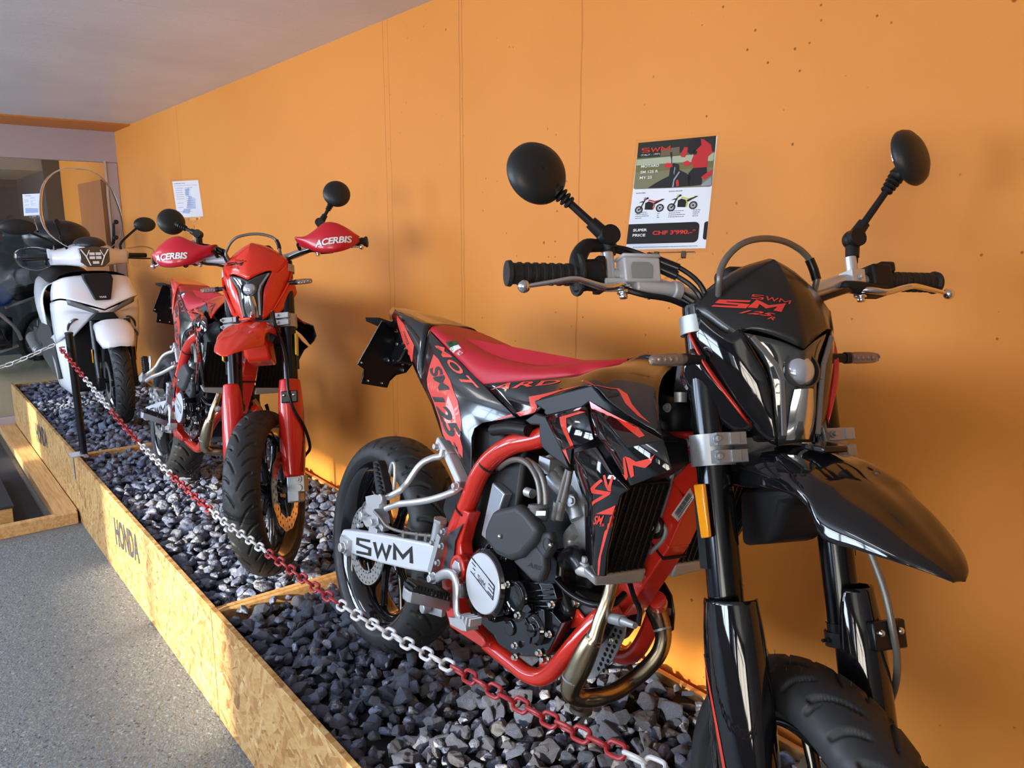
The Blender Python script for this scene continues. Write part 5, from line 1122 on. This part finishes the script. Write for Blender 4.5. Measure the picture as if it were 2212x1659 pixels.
make_bike('black', BLACK, 'black and red supermoto with red seat and black front fender, nearest the camera')
make_bike('red', REDP, 'orange-red supermoto with red hand guards and red fork covers, in the middle')
# ------------------------------------------------------------------ white scooter at the far end
white_p = mat('scooter_white', (.86, .86, .92), .25, coat=.5)
def make_scooter():
    pose = dict(x=-5.31, y=1.060, z=-1.22, yaw=.0, lean=0.0, pit=0); root = tag(empty('scooter', M=pose_matrix(pose)), 'white maxi scooter with tall clear windscreen and black top box, at the far end', 'scooter')
    xw = lambda p: Matrix.Rotation(-.06, 3, 'Z') @ V(p)+V((0, .03, 0))
    fwd = wheel('front_wheel', (0, 0, .285), .285, .108, .205, root, xw, .085, True)
    holed_disc('brake_disc', (0, 0, .285), .085, .12, 2, 24, .004, -.062, fwd, xw, rotor)
    b = MB(); b.lathe((-1.42, 0, .28), (0, 1, 0), [(-.05, .20), (-.065, .235), (-.05, .27), (0, .285), (.05, .27), (.065, .235), (.05, .20), (-.05, .20)], 48); b.build('rear_tyre', rubber, root)
    b = MB(xw)
    for s in (1, -1): b.tube([(-.01, s*.098, .26), (-.08, s*.098, .56), (-.10, s*.098, .66)], [.021, .024, .020], 16, 2); b.box((0, s*.095, .27), (.05, .04, .07))
    b.cyl((0, -.10, .285), (0, .10, .285), .014); b.build('fork', sat_black, root, bev=.003)
    b = MB(xw)
    for s in (1, -1): b.box((-.055, s*.124, .44), (.03, .006, .085))
    b.build('side_reflector', amber, root, bev=.002)
    # front fender
    rows = []
    for u, z, hw, dz in ((-.14, .600, .085, .05), (-.10, .655, .095, .045), (.0, .672, .100, .07), (.09, .640, .105, .085), (.17, .585, .085, .075), (.225, .530, .060, .012)):
        r = [V((u-.01, -hw*1.05, z-dz)), V((u-.002, -hw, z-dz*.45)), V((u, -hw*.62, z-.006)), V((u+.004, 0, z))]; rows.append(r+[V((v.x, -v.y, v.z)) for v in reversed(r[:-1])])
    b = MB(xw); b.grid(rows, 2, 1); b.build('front_fender', white_p, root, smooth=25, solid=.004)
    # dark wheel well and body core
    b = MB(); b.box((-.30, 0, .46), (.16, .36, .55)); b.box((-.62, 0, .33), (.62, .34, .30)); b.box((-1.15, 0, .55), (.7, .34, .42)); b.box((-.36, 0, .84), (.16, .34, .18)); b.build('body_core', matte_black, root, bev=.03, seg=3)
    # apron (front cowl)
    b = MB(); rows = []
    for q in ([(-.20, 0, .935), (-.20, .09, .937), (-.22, .18, .925), (-.30, .228, .895)], [(-.13, 0, .885), (-.135, .09, .885), (-.17, .19, .88), (-.30, .240, .86)], [(-.075, 0, .80), (-.09, .10, .825), (-.135, .20, .84), (-.30, .247, .82)], [(-.030, 0, .735), (-.06, .11, .775), (-.12, .215, .805), (-.30, .250, .78)]): rows.append([V(v) for v in q])
    b.grid(rows, 4, 4); b.mirror(); cw = b.build('front_cowl', white_p, root, smooth=50, solid=.006); cwb = bvh(cw)
    b = MB(); rows = []
    for q in ([(-.035, 0, .722), (-.07, .10, .755), (-.12, .20, .79), (-.20, .235, .785), (-.34, .25, .76)], [(-.05, .0, .692), (-.08, .10, .715), (-.12, .19, .735), (-.20, .240, .72), (-.34, .252, .70)], [(-.09, .05, .690), (-.11, .12, .700), (-.14, .185, .690), (-.21, .236, .65), (-.34, .250, .62)], [(-.16, .165, .56), (-.155, .185, .58), (-.16, .205, .57), (-.22, .230, .54), (-.34, .245, .50)]): rows.append([V(v) for v in q])
    b.grid(rows, 3, 3); b.mirror(); b.build('lower_cowl', white_p, root, smooth=50, solid=.006)
    for s in (1, -1):
        b = MB(); b.grid([[V((-.20, s*.185, .58)), V((-.215, s*.215, .58)), V((-.34, s*.248, .56)), V((-.55, s*.25, .50))], [V((-.24, s*.175, .42)), V((-.26, s*.20, .42)), V((-.36, s*.23, .40)), V((-.55, s*.235, .34))], [V((-.28, s*.15, .25)), V((-.30, s*.18, .24)), V((-.40, s*.205, .22)), V((-.58, s*.215, .20))], [V((-.31, s*.09, .16)), V((-.33, s*.13, .145)), V((-.42, s*.165, .14)), V((-.60, s*.18, .15))]], 3, 3); b.build('leg_shield', white_p, root, smooth=50, solid=.006)
        b = MB(); b.tube([(-.135, s*.120, .668), (-.13, s*.160, .668), (-.15, s*.188, .635), (-.168, s*.190, .585), (-.175, s*.188, .545)], [.008, .012, .014, .013, .008], 8, 4, .7); b.build('running_light', mat('lamp_grey', (.06, .06, .06), .1, coat=1), root)
        b = MB(); b.grid([[V((-.098, s*.195, .800)), V((-.075, s*.12, .768)), V((-.045, s*.035, .722))], [V((-.105, s*.190, .765)), V((-.075, s*.12, .735)), V((-.045, s*.035, .697))]], 3, 1); b.build('indicator', trim_grey, root, solid=.006, off=1)
        b = MB(); b.prism([(-.50, s*.232, .60), (-.36, s*.240, .50), (-.40, s*.215, .26), (-.60, s*.205, .22), (-.95, s*.23, .34), (-.98, s*.25, .50), (-.75, s*.25, .60)], (0, s*.012, 0)); b.build('footboard_panel', grey_plastic, root, bev=.004)
        b = MB(); b.grid([[V((-.58, s*.15, .885)), V((-.60, s*.215, .86)), V((-.58, s*.255, .78)), V((-.56, s*.255, .66)), V((-.62, s*.235, .56))], [V((-.80, s*.155, .86)), V((-.82, s*.225, .83)), V((-.80, s*.262, .74)), V((-.80, s*.258, .64)), V((-.84, s*.225, .54))], [V((-1.3, s*.13, .89)), V((-1.3, s*.18, .87)), V((-1.3, s*.20, .80)), V((-1.3, s*.19, .72)), V((-1.3, s*.16, .66))], [V((-1.62, s*.06, .90)), V((-1.62, s*.08, .89)), V((-1.62, s*.09, .84)), V((-1.62, s*.085, .80)), V((-1.62, s*.07, .78))]], 3, 3); b.build('side_panel', white_p, root, smooth=50, solid=.006)
    b = MB(); b.cyl((-.98, -.255, .38), (-1.45, -.225, .42), .042, .050); b.cyl((-.95, -.258, .38), (-1.0, -.255, .38), .036); b.build('muffler', mat('muffler_grey', (.22, .22, .23), .4, metal=.6), root, bev=.01)
    b = MB(); b.box((-1.0, -.24, .48), (.30, .03, .12)); b.build('muffler_guard', matte_black, root, bev=.01)
    b = MB(); b.prism([(-.14, -.080, .946), (-.14, .080, .946), (-.105, .082, .915), (-.045, .045, .788), (-.045, -.045, .788), (-.105, -.082, .915)], (-.09, 0, 0)); gr = b.build('cowl_grille', matte_black, root, bev=.008)
    put('lettering', text_mesh('VOGE', .02), [(-.047, -.02, .802), (-.047, .02, .802), (-.052, .02, .813), (-.052, -.02, .813)], white_ink, gr, off=.001)
    b = MB(); b.prism([(-.03, -.050, .712), (-.03, .050, .712), (-.06, .085, .665), (-.06, -.085, .665)], (-.06, 0, 0)); b.build('duct', matte_black, root, bev=.006)
    # seat, tank tunnel, top box
    b = MB(); b.grid([[V((u, y, z)) for y, z in ((-.17, .80), (-.175, .85), (-.10, zt), (0, zt+.005), (.10, zt), (.175, .85), (.17, .80))] for u, zt in ((-.55, .86), (-.62, .885), (-.85, .875), (-1.0, .93), (-1.3, .95), (-1.42, .93))], 3, 3); b.build('seat', matte_black, root, smooth=60)
    b = MB(); b.grid([[V((-.30, y, z)) for y, z in ((-.235, .60), (-.235, .80), (-.19, .93), (0, .96), (.19, .93), (.235, .80), (.235, .60))], [V((-.42, y, z)) for y, z in ((-.24, .55), (-.235, .74), (-.17, .88), (0, .90), (.17, .88), (.235, .74), (.24, .55))], [V((-.60, y, z)) for y, z in ((-.20, .50), (-.18, .62), (-.10, .70), (0, .72), (.10, .70), (.18, .62), (.20, .50))]], 3, 3); b.build('leg_guard', matte_black, root)
    b = MB(); b.sphere((-1.42, 0, 1.17), 1, 36, 20, (.21, .225, .125)); b.build('top_box', mat('box_black', (.022, .022, .026), .35), root, smooth=60)
    b = MB(); b.box((-1.42, 0, 1.0), (.3, .24, .08)); b.build('rack', sat_black, root, bev=.01)
    # handlebar cover, lamp
    b = MB(); rows = []
    for q in ([(-.30, 0, 1.150), (-.31, .08, 1.135), (-.33, .15, 1.105), (-.35, .235, 1.095)], [(-.20, 0, 1.118), (-.21, .08, 1.110), (-.26, .15, 1.085), (-.32, .238, 1.075)], [(-.165, 0, 1.05), (-.18, .09, 1.048), (-.25, .16, 1.035), (-.315, .236, 1.03)], [(-.18, 0, .985), (-.19, .07, .992), (-.26, .15, 1.0), (-.32, .228, 1.0)]): rows.append([V(v) for v in q])
    b.grid(rows, 3, 3); b.mirror(); b.build('handlebar_cover', white_p, root, smooth=50, solid=.005)
    b = MB(); b.prism([(-.158, -.086, 1.106), (-.150, 0, 1.118), (-.158, .086, 1.106), (-.150, .082, 1.02), (-.145, .045, .990), (-.145, -.045, .990), (-.150, -.082, 1.02)], (-.05, 0, 0)); hl = b.build('headlight', dark_lens, root, bev=.004)
    b = MB()
    for s in (1, -1):
        for zz in (1.072, 1.048): b.box((-.146, s*.018, zz), (.010, .030, .017))
        b.tube([(-.143, s*.030, 1.0), (-.143, s*.052, 1.058), (-.148, s*.078, 1.100)], .004, 6)
        b.tube([(-.143, s*.050, 1.055), (-.143, s*.03, 1.095)], .003, 6)
    b.box((-.144, 0, 1.018), (.010, .035, .016)); b.build('led_block', mat('led_white', (.8, .82, .85), .15), hl)
    b = MB(); b.sphere((-.29, 0, 1.125), .095, 24, 14, (1.1, 1, .55)); b.build('visor', mat('box_black'), root)
    # windscreen
    b = MB(); rows = []
    for z, u, hw, bow in ((1.085, -.235, .075, .0), (1.13, -.25, .15, .03), (1.20, -.285, .215, .06), (1.29, -.33, .236, .08), (1.40, -.375, .225, .08), (1.50, -.415, .195, .06), (1.57, -.44, .135, .03), (1.605, -.452, .06, .008)):
        rows.append([V((u-bow*(t*t), hw*t, z)) for t in (-1, -.66, -.33, 0, .33, .66, 1)])
    b.grid(rows, 4, 4); wsn = b.build('windscreen', tint, root, smooth=60, solid=.004)
    ed = catmull([r[0] for r in rows]+[r[-1] for r in reversed(rows)], 4); b = MB(); b.tube(ed, .0028, 6); b.build('screen_edge', mat('edge_glint', (.75, .78, .82), .12, trans=.5, ior=1.3), wsn)
    b = MB()
    for s in (1, -1):
        b.tube([(-.27, s*.12, 1.08), (-.30, s*.145, 1.15), (-.34, s*.165, 1.26)], [.014, .012, .009], 10, 3, .5)
        for z, u, w in ((1.17, -.30, .155), (1.27, -.325, .17)): b.disc((u+.02, s*w, z), (1, 0, 0), .015, .02, 16)
    b.build('screen_bracket', matte_black, root)
    # bars, levers, transparent hand shields, mirrors
    for s in (1, -1):
        b = MB(); b.cyl((-.36, s*.22, 1.055), (-.40, s*.36, 1.05), .015); b.build('grip', grip_m, root)
        b = MB(); b.tube([(-.33, s*.21, 1.04), (-.30, s*.28, 1.035), (-.33, s*.37, 1.03)], [.008, .008, .006], 8, 3, .7); b.build('lever', sat_black, root)
        b = MB(); b.grid([[V((-.31, s*.22, 1.10)), V((-.29, s*.31, 1.115)), V((-.33, s*.385, 1.10)), V((-.37, s*.41, 1.075))], [V((-.29, s*.22, 1.05)), V((-.265, s*.31, 1.055)), V((-.30, s*.385, 1.05)), V((-.36, s*.41, 1.04))], [V((-.31, s*.23, .99)), V((-.29, s*.30, .97)), V((-.32, s*.36, .98)), V((-.36, s*.39, 1.0))]], 4, 4); b.build('hand_shield', tint, root, solid=.003)
        m0 = V((-.34, -.375, 1.235)) if s < 0 else V((-.34, .385, 1.275))
        b = MB(); b.tube([(-.33, s*.19, 1.09), (-.33, s*.20, 1.14), m0+V((0, -s*.07, -.035)), m0+V((0, -s*.02, -.01))], [.010, .008, .008, .012], 10, 3); ma = b.build('mirror_arm', sat_black, root)
        b = MB(); b.sphere(m0, .10, 24, 14, (.28, 1.0, .50)) if s < 0 else b.sphere(m0+V((-.0, -.03, -.02)), .07, 24, 14, (.4, 1, .7)); b.build('mirror_head', mat('mirror_shell'), ma)
    b = MB(); b.tube([(-.7, .1, .2), (-.72, .2, .02)], .012); b.build('kickstand', matte_black, root)
make_scooter()
# ------------------------------------------------------------------ parked bike behind the glass
def make_far_bike():
    M = Matrix.Translation((-10.75, .85, 0)) @ Matrix.Rotation(R(-50), 4, 'Z') @ Matrix.Rotation(R(-8), 4, 'X'); root = tag(empty('motorcycle', M=M), 'blue and silver touring motorcycle parked behind the glass partition', 'motorcycle')
    blue = mat('blue_paint', (.015, .10, .55), .15, coat=.7)
    for u, nm in ((-.72, 'rear_wheel'), (.76, 'front_wheel')):
        b = MB(); b.lathe((u, 0, .31), (0, 1, 0), [(-.03, .24), (-.055, .26), (-.05, .30), (0, .315), (.05, .30), (.055, .26), (.03, .24), (-.03, .24)], 40); w = b.build(nm, rubber, root)
        b = MB(); b.lathe((u, 0, .31), (0, 1, 0), [(-.03, .22), (-.03, .24), (.03, .24), (.03, .22), (-.03, .22)], 40)
        for k in range(8): a = k*math.pi/4; b.cyl((u, 0, .31), (u+math.cos(a)*.23, 0, .31+math.sin(a)*.23), .008, n=6)
        b.build('rim', silver, w, split=False)
    b = MB(); b.grid([[V((.40, y, z)) for y, z in ((-.05, .95), (-.04, 1.0), (0, 1.03), (.04, 1.0), (.05, .95))], [V((.25, y, z)) for y, z in ((-.22, .80), (-.20, .98), (0, 1.10), (.20, .98), (.22, .80))], [V((-.05, y, z)) for y, z in ((-.20, .80), (-.18, .95), (0, 1.06), (.18, .95), (.20, .80))], [V((-.22, y, z)) for y, z in ((-.12, .84), (-.10, .90), (0, .93), (.10, .90), (.12, .84))]], 3, 3); b.build('tank', blue, root, smooth=60)
    b = MB(); b.prism([(.55, -.16, 1.15), (.70, -.10, 1.0), (.55, -.20, .70), (.30, -.22, .60), (.35, -.22, .85)], (0, .32, 0)); b.build('fairing', mat('far_white', (.5, .52, .55), .3), root, bev=.02)
    b = MB(); b.prism([(-.2, -.13, .88), (-.95, -.12, .98), (-1.0, -.08, .90), (-.3, -.13, .80)], (0, .24, 0)); b.build('seat', matte_black, root, bev=.02)
    b = MB()
    for s in (1, -1): b.tube([(.45, s*.06, 1.0), (.1, s*.17, .75), (-.2, s*.16, .50), (-.3, s*.15, .35)], .022, 8, 3); b.tube([(.4, s*.06, .85), (.35, s*.14, .4), (.1, s*.15, .25), (-.25, s*.15, .28)], .018, 8, 3); b.tube([(-.1, s*.13, .75), (-.85, s*.12, .9)], .016, 8)
    b.build('frame', silver_paint, root)
    b = MB(); b.box((.05, 0, .45), (.45, .34, .38)); b.cyl((.0, -.2, .42), (.0, .2, .42), .11); b.build('engine', sat_black, root, bev=.03, seg=3)
    b = MB()
    for s in (1, -1): b.cyl((.52, s*.09, 1.0), (.76, s*.09, .31), .024)
    b.build('fork', silver, root)
    b = MB(); b.tube([(.42, -.42, 1.12), (.46, -.2, 1.14), (.48, 0, 1.08), (.46, .2, 1.14), (.42, .42, 1.12)], .013, 8, 3); b.build('handlebar', sat_black, root)
    for s in (1, -1): b = MB(); b.tube([(.44, s*.3, 1.14), (.46, s*.36, 1.3)], .006, 8); b.sphere((.46, s*.38, 1.33), .07, 16, 10, (.3, 1, .6)); b.build('mirror', matte_black, root)
make_far_bike()
# ------------------------------------------------------------------ price signs in clear clip holders
def rotm(a, b, c):
    return Matrix.Rotation(a, 3, 'Z') @ Matrix.Rotation(b, 3, 'X') @ Matrix.Rotation(c, 3, 'Y')
def inkm(n, c): return mat(n, lin(*c), .45, coat=.25)
class Page:
    def __init__(s, parent, w, h): s.p = parent; s.w = w; s.h = h; s.k = 1
    def P(s, x, y, lay): return V(((x-.5)*s.w, -.0004-.00012*lay, (y-.5)*s.h))
    def poly(s, name, pts, m, lay=1): b = MB(); b.flat([s.P(x, y, lay) for x, y in pts]); return b.build(name, m, s.p, smooth=0, split=False)
    def many(s, name, polys, m, lay=1):
        b = MB()
        for q in polys: b.flat([s.P(x, y, lay) for x, y in q])
        return b.build(name, m, s.p, smooth=0, split=False)
    def text(s, t, x0, x1, y0, y1, m, lay=3, bold=.02, shear=0, name='lettering'):
        return put(name, t if isinstance(t, tuple) else text_mesh(t, bold, shear), [s.P(x0, y0, lay), s.P(x1, y0, lay), s.P(x1, y1, lay), s.P(x0, y1, lay)], m, s.p, off=0)
def sheet(c, rot, w, h, label, mg=.035):
    M = Matrix.Translation((c[0], c[1], c[2]+CAMZ)) @ rotm(*rot).to_4x4()
    t = tag(empty('price_sign', M=M), label, 'sign')
    b = MB(); b.box((0, 0, 0), (w, .0006, h)); pg = b.build('sheet', paper, t, smooth=0)
    b = MB(); b.box((0, .0008, 0), (w*(1+mg*2), .0004, h*(1+mg*2))); b.build('laminate', mat('laminate_film', (.95, .95, .95), .12, trans=1, ior=1.05), t, smooth=0)
    return t, M, Page(t, w, h)
def holder(t, w, h, to, M):
    k = w/.148; z = -h/2-.012*k; b = MB(); b.box((.012*k, .002, z), (.088*k, .010*k, .012*k)); b.box((.012*k, .004, z+.012*k), (.088*k, .0015, .020*k)); b.tube([(-.01*k, .002, z-.004*k), (.012*k, .002, z-.024*k), (.034*k, .002, z-.004*k)], .0022*k, 8); b.cyl((.012*k, .002, z-.02*k), (.012*k, .002, z-.034*k), .0028*k); b.build('clip_bar', clear, t, bev=.0005, split=False)
    b = MB()
    for s in (-1, 1): b.box((.012*k+s*.025*k, -.003, z), (.008*k, .008*k, .011*k))
    b.build('clip_spring', mat('clip_bronze', (.16, .12, .07), .35, metal=.8), t)
    e = M.inverted() @ V(to); s0 = V((.012*k, .002, z-.032*k)); b = MB(); b.tube([s0, s0+V((0, 0, -.012*k)), lerp(s0, e, .6), e], [.0035*k, .006*k, .005*k, .008*k], 10, 2); b.build('clip_stem', clear, t)
RW = mat('poster_red', lin(214, 58, 44), .4); WH = white_ink; BK = mat('poster_black', lin(34, 28, 30), .4)
t, M, pg = sheet((-.9384, 1.1383, .0668), (.3864, -.3439, -.0354), .148, .21, 'laminated A5 price sheet with picture, clipped above the right grip of the black motorcycle')
def q(x, y): # from the traced sheet (perspective removed) to unit page
    xl = 232-162*(y-172)/1368; return ((x-xl)/1016, 1-(y-172+.082*(x-232))/1372)
Q = lambda L: [q(*p) for p in L]
pic = Q([(232, 172), (1245, 85), (1182, 705), (1160, 722), (190, 778), (168, 765)])
pg.poly('picture', pic, inkm('ink_ground', (128, 124, 96)), 1)
pg.poly('picture_trees', Q([(232, 172), (1245, 85), (1225, 285), (800, 320), (215, 385)]), inkm('ink_trees', (42, 44, 38)), 2)
pg.poly('picture_grass', Q([(216, 370), (520, 350), (535, 300), (780, 300), (1225, 285), (1222, 300), (780, 338), (214, 392)]), inkm('ink_grass', (92, 98, 58)), 3)
pg.poly('picture_wall', Q([(214, 392), (780, 338), (1222, 285), (1210, 370), (1200, 400), (700, 430), (205, 470)]), inkm('ink_wall', (176, 182, 156)), 3)
pg.poly('picture_sign', Q([(540, 255), (780, 225), (775, 320), (535, 340)]), inkm('ink_board', (112, 98, 78)), 4)
pg.poly('picture_field', Q([(205, 470), (700, 430), (1200, 400), (1195, 480), (196, 560)]), inkm('ink_field', (112, 112, 70)), 3)
pg.many('picture_rider', [Q(l) for l in ([(930, 130), (1000, 120), (1090, 130), (1180, 200), (1195, 300), (1140, 350), (1130, 480), (950, 495), (930, 400), (960, 330), (905, 310), (890, 210)], [(790, 330), (840, 230), (885, 230), (880, 290), (850, 360), (800, 355)])], inkm('ink_jacket', (196, 48, 52)), 5)
pg.many('picture_dark', [Q(l) for l in ([(880, 180), (960, 110), (1050, 120), (1060, 200), (1010, 250), (930, 330), (890, 300)], [(950, 495), (1120, 480), (1125, 560), (1060, 620), (1060, 700), (900, 725), (880, 640), (890, 560)], [(640, 600), (660, 480), (700, 435), (770, 450), (775, 520), (860, 560), (920, 600), (900, 722), (640, 748), (360, 760), (470, 690), (560, 640)], [(655, 300), (680, 290), (683, 350), (670, 440), (680, 440)], [(950, 290), (985, 270), (1010, 290), (990, 325), (955, 325)])], inkm('ink_dark', (36, 34, 38)), 6)
pg.many('picture_red', [Q(l) for l in ([(575, 455), (620, 432), (680, 440), (690, 480), (640, 498), (590, 490)], [(810, 430), (880, 400), (925, 430), (920, 455), (850, 475)], [(1050, 610), (1110, 560), (1190, 510), (1190, 560), (1090, 640)], [(730, 660), (760, 640), (770, 720), (735, 730)])], inkm('ink_red', (206, 48, 58)), 7)
pg.many('picture_grey', [Q(l) for l in ([(700, 640), (770, 540), (785, 545), (710, 660), (700, 740), (680, 742)], [(1050, 700), (1180, 600), (1178, 705), (1060, 720)], [(700, 560), (715, 480), (725, 490), (708, 590)])], inkm('ink_grey', (150, 156, 170)), 8)
x0, y0 = q(288, 285); x1, y1 = q(650, 205)
pg.text(strokes(SWM, .2), .058, .43, .895, .948, RW, 9)
pg.text('ITALY - 1971', .06, .30, .868, .885, WH, 9, .0)
for s_, a, c, yy in (('MOTARD', .075, .31, .757), ('SM 125 R', .075, .305, .703), ('MY 25', .075, .235, .650)): pg.text(s_, a, c, yy, yy+.026, WH, 9, .012)
for cx, cy, cl in ((.245, .395, 'ink_jacket'), (.66, .405, 'ink_yellow')):
    if cl == 'ink_yellow': inkm('ink_yellow', (196, 200, 50))
    def ring(ux, uy, r, r2): return [[(ux+math.cos(2*math.pi*k/16)*r, uy+math.sin(2*math.pi*k/16)*r*.705), (ux+math.cos(2*math.pi*(k+1)/16)*r, uy+math.sin(2*math.pi*(k+1)/16)*r*.705), (ux+math.cos(2*math.pi*(k+1)/16)*r2, uy+math.sin(2*math.pi*(k+1)/16)*r2*.705), (ux+math.cos(2*math.pi*k/16)*r2, uy+math.sin(2*math.pi*k/16)*r2*.705)] for k in range(16)]
    pg.many('bike_tyres', ring(cx-.135, cy-.03, .052, .036)+ring(cx+.135, cy-.02, .052, .036)+ring(cx-.135, cy-.03, .014, .0)+ring(cx+.135, cy-.02, .014, 0), BK, 3)
    pg.many('bike_rims', ring(cx-.135, cy-.03, .034, .022)+ring(cx+.135, cy-.02, .034, .022), inkm('ink_grey2', (150, 150, 155)), 3)
    pg.many('bike_body', [[(cx-.13, cy-.03), (cx-.075, cy+.065), (cx-.06, cy+.06), (cx-.115, cy-.03)], [(cx-.06, cy-.03), (cx+.04, cy-.035), (cx+.05, cy+.03), (cx-.02, cy+.045), (cx-.06, cy+.03)], [(cx-.15, cy+.035), (cx-.10, cy+.05), (cx-.07, cy+.045), (cx-.09, cy+.038)], [(cx+.03, cy+.0), (cx+.12, cy+.035), (cx+.19, cy+.06), (cx+.15, cy+.062), (cx+.05, cy+.03)], [(cx-.07, cy+.055), (cx-.05, cy+.08), (cx-.03, cy+.085), (cx-.02, cy+.07)]], BK, 4)
    pg.many('bike_accent', [[(cx-.03, cy+.05), (cx+.06, cy+.035), (cx+.16, cy+.058), (cx+.06, cy+.046), (cx-.01, cy+.062)], [(cx+.035, cy+.03), (cx+.055, cy+.0), (cx+.04, cy-.035), (cx+.05, cy-.035), (cx+.068, cy+.0), (cx+.05, cy+.032)], [(cx-.085, cy+.06), (cx-.07, cy+.085), (cx-.06, cy+.085), (cx-.07, cy+.055)]], mat(cl), 5)
pg.text('BLACK-RED', .05, .17, .517, .526, BK, 3, .02); pg.text('BLACK-YELLOW', .475, .645, .517, .526, BK, 3, .02)
rg = random.Random(5); bars = []
for k in range(4):
    yy = .338-.0175*k
    for a, c in ((.075, .17+.08*rg.random()), (.355, .385), (.50, .64+.07*rg.random()), (.80, .85+.05*rg.random())):
        xx = a
        while xx < c-.012: l = rg.uniform(.012, .03); bars.append([(xx, yy), (min(xx+l, c), yy), (min(xx+l, c), yy+.0055), (xx, yy+.0055)]); xx += l+.006
xx = .09
foot = []
while xx < .9: l = rg.uniform(.01, .03); foot.append([(xx, .018), (xx+l, .018), (xx+l, .0225), (xx, .0225)]); xx += l+.005
pg.many('small_print', bars, mat('print_grey', lin(90, 92, 104), .5), 3); pg.many('footnote', foot, mat('print_grey'), 3)
rr = lambda x0, x1, y0, y1, r, left: [(x0, y0)]+[(x1-r+math.sin(a)*r, y0+r*.7-math.cos(a)*r*.7) for a in (0, .4, .8, 1.2, 1.57)]+[(x1-r+math.cos(a)*r, y1-r*.7+math.sin(a)*r*.7) for a in (0, .4, .8, 1.2, 1.57)]+[(x0, y1)]
pg.poly('price_field', rr(0, .90, .052, .235, .06, 0), BK, 2)
pg.poly('side_field', [(1-(x), y) for x, y in rr(0, .045, .075, .235, .03, 0)], BK, 2)
pg.text('SUPER', .068, .25, .165, .190, WH, 4, .03, .0); pg.text('PRICE', .068, .235, .118, .143, WH, 4, .03)
pg.text("CHF 3'990.-*", .325, .865, .128, .168, RW, 4, .035)
holder(t, .148, .21, (-.852, .985, CAMZ-.105), M)
# sheet on the red motorcycle
t, M, pg = sheet((-3.42, 1.034, .127), (1.017, .004, -.065), .104, .148, 'small white printed sheet clipped to the mirror stem of the red motorcycle', .06)
BL = inkm('ink_pale_blue', (165, 185, 225)); TX = mat('print_grey')
def filler(pg, seed, rows_, y1=.86, y0=.1):
    rg = random.Random(seed); bars = []
    for k in range(rows_):
        yy = y1-(y1-y0)*k/rows_
        for a, c in ((.08, .3+.1*rg.random()), (.45, .6+.2*rg.random())):
            if rg.random() < .25: continue
            xx = a
            while xx < c-.02: l = rg.uniform(.03, .07); bars.append([(xx, yy), (min(xx+l, c), yy), (min(xx+l, c), yy+.008), (xx, yy+.008)]); xx += l+.012
    pg.many('small_print', bars, TX, 3)
pg.many('pale_graphic', [[(.4, .25), (.75, .22), (.8, .5), (.55, .6)], [(.42, .6), (.55, .58), (.62, .8), (.45, .78)], [(.2, .12), (.5, .1), (.55, .22), (.3, .24)]], BL, 1)
pg.text('SWM SM 125 R', .06, .48, .925, .945, BK, 4, .02); filler(pg, 2, 13); pg.many('rule', [[(.05, .87), (.95, .87), (.95, .875), (.05, .875)]], TX, 3)
holder(t, .104, .148, (-3.03, .925, CAMZ-.055), M)
b = MB(); iv = M.inverted(); c0 = iv @ V((-3.03, .925, CAMZ-.055)); b.tube([c0+V((-.01, 0, .012)), c0+V((.01, 0, -.016))], .013, 14); b.build('clip_ring', mat('clear_ring', (.8, .82, .85), .1, trans=.6, ior=1.2), t)
t, M, pg = sheet((-6.09, .835, .163), (1.10, -.30, -.066), .104, .148, 'small white printed sheet above the handlebar of the white scooter', .05)
pg.text('VOGE', .15, .5, .90, .93, BK, 4, .02); filler(pg, 9, 9, .82, .4); pg.poly('pale_graphic', [(.1, .12), (.85, .12), (.85, .32), (.1, .36)], BL, 1)
holder(t, .104, .148, (-5.72, .80, CAMZ-.01), M)
